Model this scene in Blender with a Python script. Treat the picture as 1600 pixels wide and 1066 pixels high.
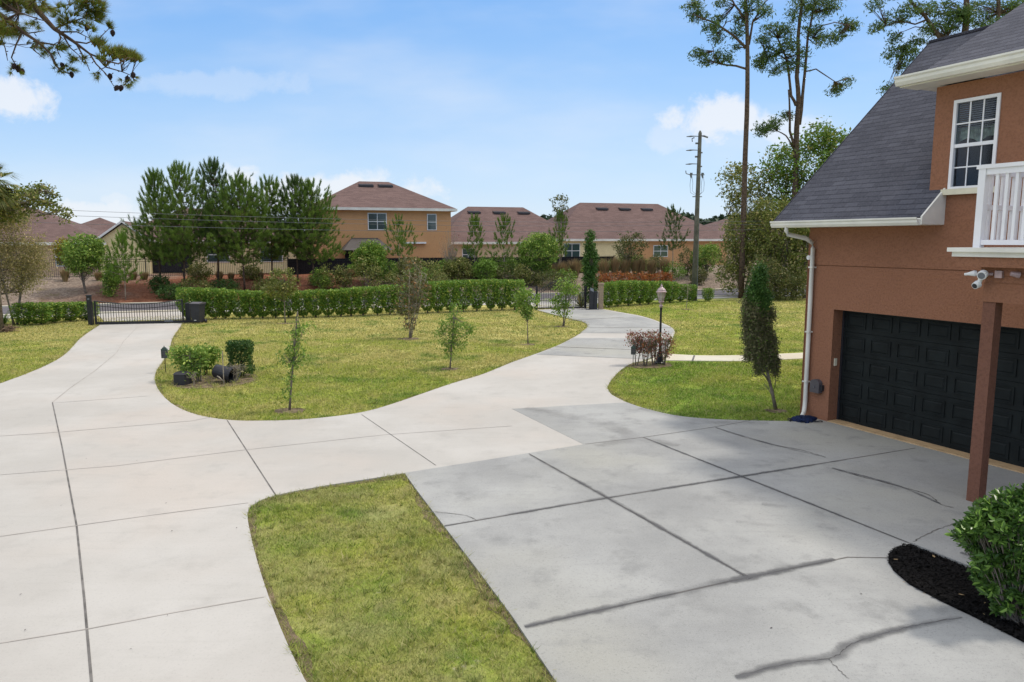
import bpy, math, random
import numpy as np
from mathutils import Vector
from mathutils.geometry import tessellate_polygon
R = math.radians
SC = bpy.context.scene
for o in list(bpy.data.objects): bpy.data.objects.remove(o)
COL = SC.collection

# ------------------------------------------------------------------ camera
F, CAMH, HZ = 1160.0, 3.9, 375.0            # focal length in photo pixels, camera height, horizon row
PITCH = math.atan((533 - HZ) / F)
cam_d = bpy.data.cameras.new('camera'); cam = bpy.data.objects.new('camera', cam_d); COL.objects.link(cam)
cam.location = (0, 0, CAMH); cam.rotation_euler = (R(90) - PITCH, 0, 0)
cam_d.sensor_width = 36; cam_d.lens = 36 * F / 1600; cam_d.clip_end = 3000
SC.camera = cam
SC.render.resolution_x = 1024; SC.render.resolution_y = 682

# ------------------------------------------------------------------ sky, sun, exposure
SUN_EL, SUN_AZ = R(58), R(72)               # azimuth measured from +Y towards +X
SC.view_settings.view_transform = 'Standard'; SC.view_settings.look = 'None'
SC.view_settings.exposure = 0.97; SC.view_settings.gamma = 1
w = bpy.data.worlds.new('World'); SC.world = w; w.use_nodes = True
def ray(u, v):
    x = (u - 800) / F; y = -(v - 533) / F
    return np.array([x, math.cos(PITCH) + y * math.sin(PITCH), -math.sin(PITCH) + y * math.cos(PITCH)])
class NT:
    """small helper for building node trees"""
    def __init__(s, nt): s.t = nt; s.n = nt.nodes; s.l = nt.links; s.n.clear()
    def new(s, ty, **k):
        n = s.n.new(ty)
        for a, b in k.items():
            if a == 'inp':
                for q, val in b.items():
                    if isinstance(val, bpy.types.NodeSocket): s.l.new(val, n.inputs[q])
                    else: n.inputs[q].default_value = val
            else: setattr(n, a, b)
        return n
    def math(s, op, a, b=0.0, c=0.0, clamp=False):
        n = s.n.new('ShaderNodeMath'); n.operation = op; n.use_clamp = clamp
        for i, val in enumerate((a, b, c)):
            if isinstance(val, bpy.types.NodeSocket): s.l.new(val, n.inputs[i])
            else: n.inputs[i].default_value = val
        return n.outputs[0]
    def mix(s, f, a, b, bt='MIX'):
        n = s.n.new('ShaderNodeMix'); n.data_type = 'RGBA'; n.blend_type = bt
        for i, val in ((0, f), (6, a), (7, b)):
            if isinstance(val, bpy.types.NodeSocket): s.l.new(val, n.inputs[i])
            else: n.inputs[i].default_value = (*val, 1) if isinstance(val, tuple) and len(val) == 3 else val
        return n.outputs[2]
    def noise(s, vec, scale, detail=4, rough=.55, dist=0):
        n = s.new('ShaderNodeTexNoise', inp={'Vector': vec, 'Scale': scale, 'Detail': detail, 'Roughness': rough, 'Distortion': dist})
        return n.outputs[0]
    def ramp(s, f, stops):
        n = s.n.new('ShaderNodeValToRGB'); s.l.new(f, n.inputs[0])
        while len(n.color_ramp.elements) < len(stops): n.color_ramp.elements.new(.5)
        for e, (p, c) in zip(n.color_ramp.elements, stops):
            e.position = p; e.color = (*c, 1) if isinstance(c, tuple) else (c, c, c, 1)
        return n.outputs[0]
    def smooth(s, f, lo, hi):
        n = s.new('ShaderNodeMapRange', interpolation_type='SMOOTHSTEP', inp={'Value': f, 'From Min': lo, 'From Max': hi})
        return n.outputs[0]
W = NT(w.node_tree)
sky = W.new('ShaderNodeTexSky', sky_type='NISHITA', sun_disc=False, sun_elevation=SUN_EL, sun_rotation=SUN_AZ,
            air_density=1.0, dust_density=0.4, ozone_density=2.0)
tc = W.new('ShaderNodeTexCoord').outputs['Generated']
sep = W.new('ShaderNodeSeparateXYZ', inp={0: tc})
yy = W.math('MAXIMUM', W.math('ABSOLUTE', sep.outputs[1]), .05)
sx = W.math('DIVIDE', sep.outputs[0], yy); sz = W.math('DIVIDE', sep.outputs[2], yy)
pv = W.new('ShaderNodeCombineXYZ', inp={0: sx, 1: sz, 2: 0.0}).outputs[0]
nz = W.math('ADD', W.math('MULTIPLY', W.noise(pv, 8, 6, .6), .58), W.math('MULTIPLY', W.noise(pv, 24, 8, .65, .4), .42)); nz2 = W.noise(pv, 3.0, 6, .55)
total = None
for (cu, cv, ru, rv, k) in ((20, 160, 75, 42, 1.0), (380, 280, 75, 34, .95), (480, 300, 190, 40, .95), (1125, 190, 130, 38, 1.0), (1215, 200, 80, 34, .8),
                            (178, 312, 38, 16, .6), (170, 335, 130, 30, .85), (1050, 215, 80, 40, .45), (300, 130, 200, 26, .30), (30, 320, 90, 30, .4)):
    a = ray(cu, cv); cx, cz = a[0] / a[1], a[2] / a[1]
    b = ray(cu + ru, cv); rx = b[0] / b[1] - cx; b = ray(cu, cv - rv); rz = b[2] / b[1] - cz
    dx = W.math('DIVIDE', W.math('SUBTRACT', sx, cx), rx); dz = W.math('DIVIDE', W.math('SUBTRACT', sz, cz), rz)
    dd = W.math('SQRT', W.math('ADD', W.math('MULTIPLY', dx, dx), W.math('MULTIPLY', dz, dz)))
    f = W.math('ADD', W.math('SUBTRACT', 1.0, dd), W.math('MULTIPLY', W.math('SUBTRACT', nz, .5), 3.6))
    f = W.math('MULTIPLY', W.smooth(f, 0.0, .62), k)
    total = f if total is None else W.math('MAXIMUM', total, f)
pw = W.new('ShaderNodeMapping', inp={0: pv}); pw.inputs['Scale'].default_value = (1, 3.2, 1); pw.inputs['Rotation'].default_value = (0, 0, R(-14))
wisp = W.math('MULTIPLY', W.smooth(W.noise(pw.outputs[0], 2.4, 5, .5), .38, .74), .46)
low = W.math('MULTIPLY', W.smooth(sz, .10, .0), .12)
total = W.math('MAXIMUM', W.math('MAXIMUM', total, wisp), low)
zr = W.new('ShaderNodeMapRange', inp={'Value': sz, 'From Min': 0.0, 'From Max': 1.0}).outputs[0]
clear = W.mix(1.0, W.ramp(zr, [(0.0, (.56, .70, .88)), (.10, (.46, .64, .88)), (.19, (.33, .555, .88)), (.31, (.19, .44, .86)), (1.0, (.16, .36, .74))]), (3.3, 3.3, 3.35), 'MULTIPLY')
skyc = W.mix(.86, sky.outputs[0], clear)
over = W.math('MULTIPLY', W.smooth(sz, .42, .95), W.math('ADD', .45, W.math('MULTIPLY', nz2, .5)))  # bright white haze added high above the view as soft neutral fill
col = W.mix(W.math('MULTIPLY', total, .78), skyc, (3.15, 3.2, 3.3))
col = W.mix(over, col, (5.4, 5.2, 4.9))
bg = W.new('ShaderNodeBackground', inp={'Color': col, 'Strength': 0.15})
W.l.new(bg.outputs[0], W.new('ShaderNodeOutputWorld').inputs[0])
sun_d = bpy.data.lights.new('sun', 'SUN'); sun = bpy.data.objects.new('sun', sun_d); COL.objects.link(sun)
sun_d.energy = 1.22; sun_d.angle = R(6); sun_d.color = (1, .93, .82)
sdir = Vector((math.sin(SUN_AZ) * math.cos(SUN_EL), math.cos(SUN_AZ) * math.cos(SUN_EL), math.sin(SUN_EL)))
sun.rotation_euler = sdir.to_track_quat('Z', 'Y').to_euler()

# ------------------------------------------------------------------ survey helpers: bearings read from the photograph -> world metres
C0 = np.array([0, 0, CAMH])
def G(u, v, z=0.0):
    r = ray(u, v); return C0 + r * ((z - CAMH) / r[2])
def PX(u, v, y):
    r = ray(u, v); return C0 + r * (y / r[1])
RS = .33
def proj_u(p):
    q = np.array(p, float) - C0; return 800 + F * q[0] / (q[1] * math.cos(PITCH) - q[2] * math.sin(PITCH))
def road_off(x, y): return (y - (49.5 + RS * x)) * .95
def hgt(x, y):
    """terrain: flat plot, then a low berm behind the road"""
    o = road_off(x, y); t = np.clip((o - 3.4) / 8.0, 0, 1); t = t * t * (3 - 2 * t)
    return t * (1.12 + .10 * np.sin(x * .35) + .06 * np.sin(x * .9 + y * .5))
def on_berm(u, off):
    y = 60.0
    for _ in range(8):
        x = (u - 800) / F * y * .991; y = 49.5 + RS * x + off / .95
    return x, y, float(hgt(x, y))

# ------------------------------------------------------------------ materials
MATS = {}
def material(name):
    m = bpy.data.materials.new(name); m.use_nodes = True; MATS[name] = m
    return m, NT(m.node_tree)
def finish(T, col, rough=.8, bump=None, bstr=.3, bdist=.01, spec=.3, metal=0.0, trans=0.0):
    p = T.new('ShaderNodeBsdfPrincipled')
    for k, val in (('Base Color', col), ('Roughness', rough), ('Metallic', metal), ('Specular IOR Level', spec)):
        if isinstance(val, bpy.types.NodeSocket): T.l.new(val, p.inputs[k])
        else: p.inputs[k].default_value = (*val, 1) if isinstance(val, tuple) else val
    if bump is not None:
        b = T.new('ShaderNodeBump', inp={'Height': bump, 'Strength': bstr, 'Distance': bdist})
        T.l.new(b.outputs[0], p.inputs['Normal'])
    out = p.outputs[0]
    if trans:
        tr = T.new('ShaderNodeBsdfTranslucent')
        if isinstance(col, bpy.types.NodeSocket): T.l.new(col, tr.inputs[0])
        else: tr.inputs[0].default_value = (*col, 1)
        mx = T.new('ShaderNodeMixShader', inp={0: trans, 1: out, 2: tr.outputs[0]}); out = mx.outputs[0]
    T.l.new(out, T.new('ShaderNodeOutputMaterial').inputs[0])
    return p
def objco(T): return T.new('ShaderNodeTexCoord').outputs['Object']
def worldco(T): return T.new('ShaderNodeNewGeometry').outputs['Position']
def plain(name, c, rough=.6, var=.12, scale=6, bump=0, bscale=60, spec=.3, metal=0.0):
    m, T = material(name); co = objco(T)
    n = T.noise(co, scale, 5)
    dark = tuple(x * (1 - var * 1.6) for x in c); light = tuple(min(1, x * (1 + var)) for x in c)
    colr = T.ramp(n, [(.3, dark), (.7, light)])
    finish(T, colr, rough, T.noise(co, bscale, 3) if bump else None, bump, .01, spec, metal)
    return m
def leafmat(name, a, b, trans=.3, c=None, rough=.5):
    """a..b random leaf by leaf, with clumps of c"""
    m, T = material(name)
    rnd = T.new('ShaderNodeNewGeometry').outputs['Random Per Island']
    n = T.noise(objco(T), 1.3, 2)
    f = T.math('ADD', T.math('MULTIPLY', rnd, .6), T.math('MULTIPLY', T.math('SUBTRACT', n, .5), 1.4), clamp=True)
    colr = T.mix(f, a, b)
    if c: colr = T.mix(T.smooth(T.math('FRACT', T.math('MULTIPLY', rnd, 7.3)), .84, .88), colr, c)
    finish(T, colr, rough, spec=.25, trans=trans)
    return m
# concretes
def concrete(name, c1, c2, warm, speck=.0, stain=.5):
    m, T = material(name); co = worldco(T)
    big = T.noise(co, .35, 5, .6); mid = T.noise(co, 1.7, 6, .65); fine = T.noise(co, 38, 4, .7); vf = T.noise(co, 170, 2)
    base = T.mix(T.smooth(big, .35, .68), c1, c2)
    base = T.mix(T.math('MULTIPLY', T.smooth(T.noise(co, .22, 3), .45, .7), .7), base, warm)
    st = T.math('MULTIPLY', T.smooth(mid, .5, .78), stain)
    base = T.mix(st, base, tuple(x * .72 for x in c1))
    mp = T.new('ShaderNodeMapping', inp={0: co}); mp.inputs['Rotation'].default_value = (0, 0, R(-20)); mp.inputs['Scale'].default_value = (.5, 5, 1)
    brush = T.noise(mp.outputs[0], 1.6, 5, .6)
    base = T.mix(T.math('MULTIPLY', T.smooth(brush, .5, .75), .22), base, tuple(x * .86 for x in c1))
    base = T.mix(T.math('MULTIPLY', T.smooth(fine, .52, .75), .30 + speck), base, tuple(x * .62 for x in c1))
    base = T.mix(T.math('MULTIPLY', T.smooth(vf, .45, .8), .25 + speck), base, tuple(min(1, x * 1.25) for x in c2))
    finish(T, base, .9, T.math('ADD', T.math('MULTIPLY', fine, .4), vf), .25, .006, .2)
concrete('pale_concrete', (.405, .385, .355), (.47, .45, .42), (.47, .415, .365), .05, .36)
concrete('grey_concrete', (.262, .263, .258), (.375, .375, .362), (.355, .345, .295), .34, .8)
concrete('walk_concrete', (.50, .47, .38), (.58, .55, .46), (.5, .42, .3), .05, .35)
plain('tan_threshold', (.52, .36, .20), .85, .12, 5, .2, 120)
plain('joint_dark', (.16, .15, .14), .95, .3, 4)
plain('joint_faint', (.37, .34, .31), .95, .2, 2)
def ribbon_stain():
    for nm, c, amp in (('seam_stain', (.13, .13, .135), .55), ('soft_stain', (.22, .215, .21), .18), ('rust_stain', (.34, .24, .15), .2)):
        m, T = material(nm); co = worldco(T)
        uv = T.new('ShaderNodeTexCoord').outputs['UV']; s = T.new('ShaderNodeSeparateXYZ', inp={0: uv})
        a = T.math('SUBTRACT', 1.0, T.math('ABSOLUTE', s.outputs[1]))
        f = T.math('MULTIPLY', T.smooth(T.math('ADD', a, T.math('MULTIPLY', T.math('SUBTRACT', T.noise(co, 5, 5, .65), .5), 1.3)), .15, 1.0), amp)
        f = T.math('MULTIPLY', f, T.smooth(a, 0, .25))
        f = T.math('MULTIPLY', f, T.math('ADD', .35, T.smooth(T.noise(co, .9, 3), .35, .6)), clamp=True)
        d = T.new('ShaderNodeBsdfDiffuse', inp={0: (*c, 1)}); tr = T.new('ShaderNodeBsdfTransparent')
        mx = T.new('ShaderNodeMixShader', inp={0: f, 1: tr.outputs[0], 2: d.outputs[0]})
        T.l.new(mx.outputs[0], T.new('ShaderNodeOutputMaterial').inputs[0])
ribbon_stain()
# lawn: the same colour field for the soil sheet and for the blades growing from it
def lawn(name, blades):
    m, T = material(name); co = worldco(T)
    big = T.noise(co, .16, 4, .55); mid = T.noise(co, .9, 5, .6); fine = T.noise(co, 9, 4, .65); vf = T.noise(co, 60, 3, .7)
    sep = T.new('ShaderNodeSeparateXYZ', inp={0: co})
    # drier towards the hedge in front of the road, greener near the house
    dry = T.math('ADD', T.math('MULTIPLY', T.smooth(sep.outputs[1], 15, 36), .20), T.math('MULTIPLY', T.smooth(sep.outputs[0], 4.5, 1.5), .12))
    dry = T.math('SUBTRACT', dry, .05)
    f = T.math('ADD', T.math('ADD', T.math('MULTIPLY', big, .75), T.math('MULTIPLY', mid, .55)), T.math('ADD', T.math('MULTIPLY', fine, .28), dry))
    g = T.ramp(f, [(.54, (.115, .245, .036)), (.69, (.235, .345, .048)), (.87, (.40, .43, .085)), (1.03, (.53, .48, .17))])
    g = T.mix(T.math('MULTIPLY', T.smooth(T.noise(co, 1.1, 7, .75), .55, .68), .62), g, (.28, .22, .12))
    g = T.mix(T.math('MULTIPLY', T.smooth(T.noise(co, .55, 6, .7), .52, .64), .65), g, (.105, .235, .020))
    g = T.mix(T.math('MULTIPLY', T.smooth(T.noise(co, .75, 7, .75), .64, .72), .6), g, (.40, .34, .27))
    near = T.math('MULTIPLY', T.smooth(sep.outputs[1], 15, 11.5), T.smooth(T.noise(co, .8, 6, .7), .36, .62))
    g = T.mix(T.math('MULTIPLY', near, .55), g, (.43, .385, .195))
    sand = T.math('MULTIPLY', T.smooth(sep.outputs[1], 15, 11.5), T.smooth(T.noise(co, 1.05, 8, .78), .62, .69))
    g = T.mix(T.math('MULTIPLY', sand, .8), g, (.60, .53, .43))
    if blades:
        rnd = T.new('ShaderNodeNewGeometry').outputs['Random Per Island']
        g = T.mix(T.smooth(rnd, .6, 1.0), g, (.46, .41, .19)); g = T.mix(T.smooth(rnd, .3, .0), g, (.085, .16, .016))
        finish(T, g, .65, trans=.3, spec=.2)
    else:
        g = T.mix(T.math('MULTIPLY', T.smooth(vf, .46, .66), .40), g, (.09, .10, .03))
        g = T.mix(T.math('MULTIPLY', T.smooth(fine, .55, .72), .35), g, (.23, .20, .11))
        finish(T, g, .95, T.math('ADD', vf, fine), .9, .03, .1)
lawn('lawn_soil', False); lawn('lawn_blade', True)
def bermmat():
    m, T = material('berm_mulch'); co = worldco(T); sep = T.new('ShaderNodeSeparateXYZ', inp={0: co})
    n = T.noise(co, .55, 6, .65); f = T.noise(co, 7, 5, .7)
    red = T.mix(T.smooth(f, .4, .65), (.155, .060, .034), (.24, .105, .06))
    tan = T.mix(T.smooth(f, .4, .65), (.16, .12, .095), (.30, .24, .19))
    x = T.math('ADD', sep.outputs[0], T.math('MULTIPLY', T.math('SUBTRACT', n, .5), 10))
    mk = T.math('MULTIPLY', T.smooth(x, -30, -24), T.smooth(x, -8, -13))
    c = T.mix(mk, tan, red)
    c = T.mix(T.math('MULTIPLY', T.smooth(T.noise(co, 1.1, 5, .7), .56, .7), .6), c, (.09, .085, .03))
    finish(T, c, .95, f, .8, .08, .1)
bermmat()
plain('asphalt', (.115, .105, .115), .9, .15, 2, .3, 80)
plain('black_mulch', (.011, .010, .010), .95, .5, 40, 1.0, 70, .15)
plain('dirt', (.17, .13, .085), .95, .45, 5, .6, 40, .1)
# stucco
def stucco(name, c, sc=55, streak=.0, b=.55):
    m, T = material(name); co = objco(T)
    n = T.noise(co, sc, 4, .7); big = T.noise(co, 1.2, 5, .6)
    colr = T.mix(T.math('MULTIPLY', T.smooth(big, .38, .7), .35), c, tuple(x * .82 for x in c))
    colr = T.mix(T.math('MULTIPLY', T.smooth(n, .47, .60), .42), colr, tuple(x * .60 for x in c))
    finish(T, colr, .92, n, b, .02, .15)
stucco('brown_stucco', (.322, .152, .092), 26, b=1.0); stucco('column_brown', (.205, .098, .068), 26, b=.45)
stucco('orange_stucco', (.60, .335, .165), 18, b=.2); stucco('cream_stucco', (.80, .68, .40), 18, b=.2)
stucco('beige_stucco', (.62, .47, .31), 18, b=.2); stucco('pink_stucco', (.58, .41, .28), 18, b=.2); stucco('pillar_stone', (.36, .27, .19), 12)
def shingles(name, a, b, c, sw, sh, bs=.6):
    m, T = material(name); uv = T.new('ShaderNodeTexCoord').outputs['UV']
    br = T.new('ShaderNodeTexBrick', offset=.37, squash=1, inp={'Vector': uv, 'Color1': (*a, 1), 'Color2': (*b, 1), 'Mortar': (*c, 1), 'Scale': 1.0,
               'Mortar Size': sh * .03, 'Mortar Smooth': .5, 'Bias': 0.0, 'Brick Width': sw, 'Row Height': sh})
    co = objco(T); n = T.noise(co, 1.1, 5, .6); f = T.noise(co, 45, 3, .7)
    sp = T.new('ShaderNodeSeparateXYZ', inp={0: uv})
    row = T.math('FRACT', T.math('DIVIDE', sp.outputs[1], sh))
    wob = T.math('ADD', row, T.math('MULTIPLY', T.math('SUBTRACT', T.noise(co, 9, 3), .5), .35))
    colr = T.mix(T.math('MULTIPLY', T.math('SUBTRACT', 1.0, T.smooth(wob, .02, .26)), .85), br.outputs[0], c)  # shadow line at the foot of each shingle course, painted into the colour
    colr = T.mix(T.math('MULTIPLY', T.smooth(n, .4, .7), .35), colr, tuple(x * .7 for x in a))
    colr = T.mix(T.math('MULTIPLY', T.smooth(f, .5, .7), .5), colr, tuple(min(1, x * 1.7) for x in b))
    finish(T, colr, .92, T.math('ADD', T.math('MULTIPLY', row, -1.0), T.math('MULTIPLY', f, .25)), bs, .03, .15)
shingles('charcoal_shingles', (.072, .073, .090), (.105, .106, .128), (.030, .030, .040), .30, .145, .6)
shingles('brown_shingles', (.120, .078, .072), (.170, .112, .102), (.07, .045, .04), .5, .16, .3)
shingles('grey_shingles', (.085, .075, .07), (.11, .1, .095), (.05, .045, .04), .5, .16, .3)
plain('white_paint', (.78, .78, .78), .45, .04, 3); plain('cream_trim', (.72, .67, .52), .55, .10, 2.5); plain('gutter_white', (.76, .74, .68), .45, .10, 1.6)
plain('vinyl_white', (.80, .79, .82), .4, .03, 3)
plain('black_metal', (.012, .012, .016), .4, .2, 8, spec=.5); plain('black_plastic', (.028, .028, .034), .5, .2, 5, spec=.4)
plain('door_black', (.0110, .0145, .0150), .62, .25, 3, .15, 90, .18); plain('grey_plastic', (.10, .09, .10), .55, .1, 5)
plain('wood_pole', (.125, .12, .10), .9, .25, 3, .5, 30); plain('insulator', (.16, .17, .19), .5)
plain('bronze_green', (.045, .07, .055), .55, .2, 20); plain('copper_rose', (.42, .30, .30), .35, .2, 12, spec=.6)
plain('navy_cloth', (.012, .022, .07), .85, .4, 12, .6, 60); plain('dark_screen', (.026, .026, .034), .9, .2, 3)
plain('valance', (.60, .66, .56), .9, .35, 9); plain('blind_slat', (.60, .62, .68), .6, .1, 6); plain('room_dark', (.02, .02, .025), .9)
plain('bark_pine', (.115, .080, .062), .95, .35, 7, .9, 24, .1); plain('bark_grey', (.20, .17, .14), .95, .3, 8, .8, 30, .1); plain('bark_pale', (.34, .29, .23), .9, .3, 9, .5, 30, .1)
plain('bark_dark', (.045, .035, .03), .95, .3, 8, .6, 30, .1); plain('cone_brown', (.035, .022, .022), .9, .3, 20)
plain('dead_leaf', (.42, .30, .16), .85, .4, 20); plain('dead_frond', (.22, .15, .10), .9, .4, 12)
leafmat('pine_green', (.105, .190, .035), (.26, .345, .060), .35); leafmat('pine_dark', (.062, .120, .036), (.165, .225, .05), .3)
leafmat('pine_light', (0.140, 0.256, 0.037), (0.263, 0.384, 0.056), .3); leafmat('pine_branch', (0.123, 0.176, 0.027), (0.298, 0.320, 0.056), .3, (0.280, 0.128, 0.062))
leafmat('hedge_green', (0.102, 0.196, 0.028), (0.244, 0.380, 0.048), .25, (0.410, 0.461, 0.085)); leafmat('hedge_dark', (0.043, 0.096, 0.023), (0.107, 0.182, 0.031), .25)
leafmat('shrub_green', (0.115, 0.208, 0.035), (0.282, 0.415, 0.061), .3, (0.461, 0.553, 0.121)); leafmat('olive_green', (0.107, 0.134, 0.031), (0.256, 0.278, 0.057), .25, (0.384, 0.326, 0.129))
leafmat('lime_green', (0.122, 0.216, 0.034), (0.268, 0.408, 0.069), .35); leafmat('grey_green', (0.228, 0.208, 0.081), (0.438, 0.376, 0.150), .3, (0.630, 0.496, 0.250))
leafmat('cypress_green', (0.047, 0.115, 0.025), (0.115, 0.208, 0.035), .2); leafmat('cypress_brown', (0.126, 0.120, 0.060), (0.222, 0.210, 0.102), .2, (0.128, 0.208, 0.035))
leafmat('gloss_green', (0.041, 0.096, 0.019), (0.138, 0.246, 0.043), .25, (0.228, 0.384, 0.072), .28); leafmat('magnolia_leaf', (0.096, 0.096, 0.043), (0.235, 0.202, 0.079), .15, (0.427, 0.230, 0.101))
leafmat('red_brown_leaf', (0.278, 0.086, 0.064), (0.555, 0.211, 0.122), .3, (0.213, 0.250, 0.071)); leafmat('orange_leaf', (0.305, 0.090, 0.034), (0.586, 0.300, 0.069), .3, (0.146, 0.144, 0.034))
leafmat('tan_grass', (0.268, 0.180, 0.092), (0.439, 0.336, 0.172), .3, (0.146, 0.156, 0.057)); leafmat('far_green', (.035, .06, .03), (.06, .09, .04), .1)
leafmat('yellow_green', (.22, .20, .02), (.38, .33, .03), .3); leafmat('wood_green', (0.140, 0.173, 0.046), (0.320, 0.334, 0.077), .3, (0.512, 0.438, 0.173)); leafmat('deep_wood', (0.074, 0.096, 0.029), (0.182, 0.192, 0.051), .25, (0.321, 0.269, 0.115))
def glassmat():
    m, T = material('window_glass')
    gl = T.new('ShaderNodeBsdfGlossy', inp={0: (.40, .43, .48, 1), 1: .06}); tr = T.new('ShaderNodeBsdfTransparent', inp={0: (.80, .84, .86, 1)})
    fr = T.new('ShaderNodeFresnel', inp={0: 1.5}).outputs[0]
    mx = T.new('ShaderNodeMixShader', inp={0: T.math('ADD', fr, .0), 1: tr.outputs[0], 2: gl.outputs[0]})
    T.l.new(mx.outputs[0], T.new('ShaderNodeOutputMaterial').inputs[0])
    m, T = material('far_glass'); finish(T, (.035, .065, .07), .08, spec=.8)
    m, T = material('lamp_glass'); n = T.noise(objco(T), 14, 3); finish(T, T.ramp(n, [(.3, (.42, .36, .32)), (.7, (.75, .72, .68))]), .25, spec=.6, trans=.4)
glassmat()

# ------------------------------------------------------------------ mesh helpers
class MB:
    def __init__(s): s.V = []; s.Fc = []; s.M = []; s.n = 0; s.bulk = []
    def add(s, verts, faces, m=0):
        s.V.extend([tuple(map(float, p)) for p in verts]); s.Fc.extend([[i + s.n for i in f] for f in faces]); s.M.extend([m] * len(faces)); s.n += len(verts)
    def quads(s, A, m=0): s.bulk.append((np.asarray(A, dtype=np.float32), m))     # (n, k, 3)
    def box(s, a, b, m=0):
        x0, y0, z0 = a; x1, y1, z1 = b
        x0, x1 = min(x0, x1), max(x0, x1); y0, y1 = min(y0, y1), max(y0, y1); z0, z1 = min(z0, z1), max(z0, z1)
        v = [(x0, y0, z0), (x1, y0, z0), (x1, y1, z0), (x0, y1, z0), (x0, y0, z1), (x1, y0, z1), (x1, y1, z1), (x0, y1, z1)]
        s.add(v, [(0, 3, 2, 1), (4, 5, 6, 7), (0, 1, 5, 4), (1, 2, 6, 5), (2, 3, 7, 6), (3, 0, 4, 7)], m)
    def tube(s, pts, rad, k=6, m=0, cap=True):
        pts = [np.array(p, float) for p in pts]; n = len(pts)
        if np.isscalar(rad): rad = [rad] * n
        tang = [(pts[min(i + 1, n - 1)] - pts[max(i - 1, 0)]) for i in range(n)]
        up = np.array([.137, .31, .94]); V = []
        for i in range(n):
            t = tang[i] / (np.linalg.norm(tang[i]) + 1e-9); a = np.cross(t, up)
            if np.linalg.norm(a) < .2: a = np.cross(t, [1, 0, 0])
            a /= np.linalg.norm(a); b = np.cross(t, a); up = np.cross(a, t) if False else up
            for j in range(k):
                q = 2 * math.pi * j / k; V.append(pts[i] + rad[i] * (a * math.cos(q) + b * math.sin(q)))
        Fs = [(i * k + j, i * k + (j + 1) % k, (i + 1) * k + (j + 1) % k, (i + 1) * k + j) for i in range(n - 1) for j in range(k)]
        if cap: Fs += [tuple(reversed(range(k))), tuple((n - 1) * k + j for j in range(k))]
        s.add(V, Fs, m)
    def lathe(s, prof, k=16, m=0, c=(0, 0)):
        V = [(c[0] + r * math.cos(2 * math.pi * j / k), c[1] + r * math.sin(2 * math.pi * j / k), z) for r, z in prof for j in range(k)]
        Fs = [(i * k + j, i * k + (j + 1) % k, (i + 1) * k + (j + 1) % k, (i + 1) * k + j) for i in range(len(prof) - 1) for j in range(k)]
        Fs += [tuple(reversed(range(k))), tuple((len(prof) - 1) * k + j for j in range(k))]
        s.add(V, Fs, m)
    def slab(s, poly, z1, z0, m=0, side=True):
        """polygon (list of xy) with a top at z1 and walls down to z0"""
        pts = [Vector((p[0], p[1], 0)) for p in poly]; n = len(pts)
        tri = tessellate_polygon([pts]); top = [(p[0], p[1], z1) for p in poly]
        fs = []
        for t in tri:
            a, b, c = (poly[i] for i in t)
            cr = (b[0] - a[0]) * (c[1] - a[1]) - (b[1] - a[1]) * (c[0] - a[0])
            fs.append(t if cr > 0 else t[::-1])
        s.add(top, fs, m)
        if side:
            bot = [(p[0], p[1], z0) for p in poly]
            s.add(top + bot, [(i, (i + 1) % n, n + (i + 1) % n, n + i) for i in range(n)], m)
    def extr(s, prof, x0, x1, m=0):
        """profile in (y,z), closed, extruded along x"""
        n = len(prof); V = [(x0, p[0], p[1]) for p in prof] + [(x1, p[0], p[1]) for p in prof]
        s.add(V, [(i, (i + 1) % n, n + (i + 1) % n, n + i) for i in range(n)] + [tuple(reversed(range(n))), tuple(range(n, 2 * n))], m)
    def build(s, name, mats, parent=None, uv=None, smooth=False):
        if isinstance(mats, str): mats = [mats]
        V = [np.array(s.V, dtype=np.float32).reshape(-1, 3)] if s.V else [np.zeros((0, 3), np.float32)]
        starts = []; tot = []; idx = []; mi = []
        idx.append(np.array([i for f in s.Fc for i in f], dtype=np.int32)); tot.append(np.array([len(f) for f in s.Fc], dtype=np.int32)); mi.append(np.array(s.M, dtype=np.int32))
        base = s.n
        for A, m in s.bulk:
            n, k, _ = A.shape; V.append(A.reshape(-1, 3)); idx.append(np.arange(n * k, dtype=np.int32) + base); tot.append(np.full(n, k, np.int32)); mi.append(np.full(n, m, np.int32)); base += n * k
        V = np.concatenate(V); idx = np.concatenate(idx); tot = np.concatenate(tot); mi = np.concatenate(mi)
        me = bpy.data.meshes.new(name); me.vertices.add(len(V)); me.vertices.foreach_set('co', V.ravel())
        me.loops.add(len(idx)); me.loops.foreach_set('vertex_index', idx)
        me.polygons.add(len(tot)); st = np.concatenate([[0], np.cumsum(tot)[:-1]]).astype(np.int32)
        me.polygons.foreach_set('loop_start', st); me.polygons.foreach_set('loop_total', tot); me.polygons.foreach_set('material_index', mi)
        smooth = smooth or name in ('trunk', 'stem', 'stems', 'pole_shaft', 'insulator', 'utility_wire', 'insulator', 'lamp_neck', 'wheel')
        me.polygons.foreach_set('use_smooth', np.full(len(tot), bool(smooth)))
        me.update(calc_edges=True)
        for m in mats: me.materials.append(MATS[m])
        if uv:
            l = me.uv_layers.new(name='UVMap'); co = V[idx]; l.data.foreach_set('uv', np.array([uv(p) for p in co], dtype=np.float32).ravel())
        o = bpy.data.objects.new(name, me); COL.objects.link(o)
        if parent: o.parent = parent
        return o
def tag(o, label=None, cat=None, group=None, kind=None):
    if label: o['label'] = label
    if cat: o['category'] = cat
    if group: o['group'] = group
    if kind: o['kind'] = kind
    return o
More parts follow.
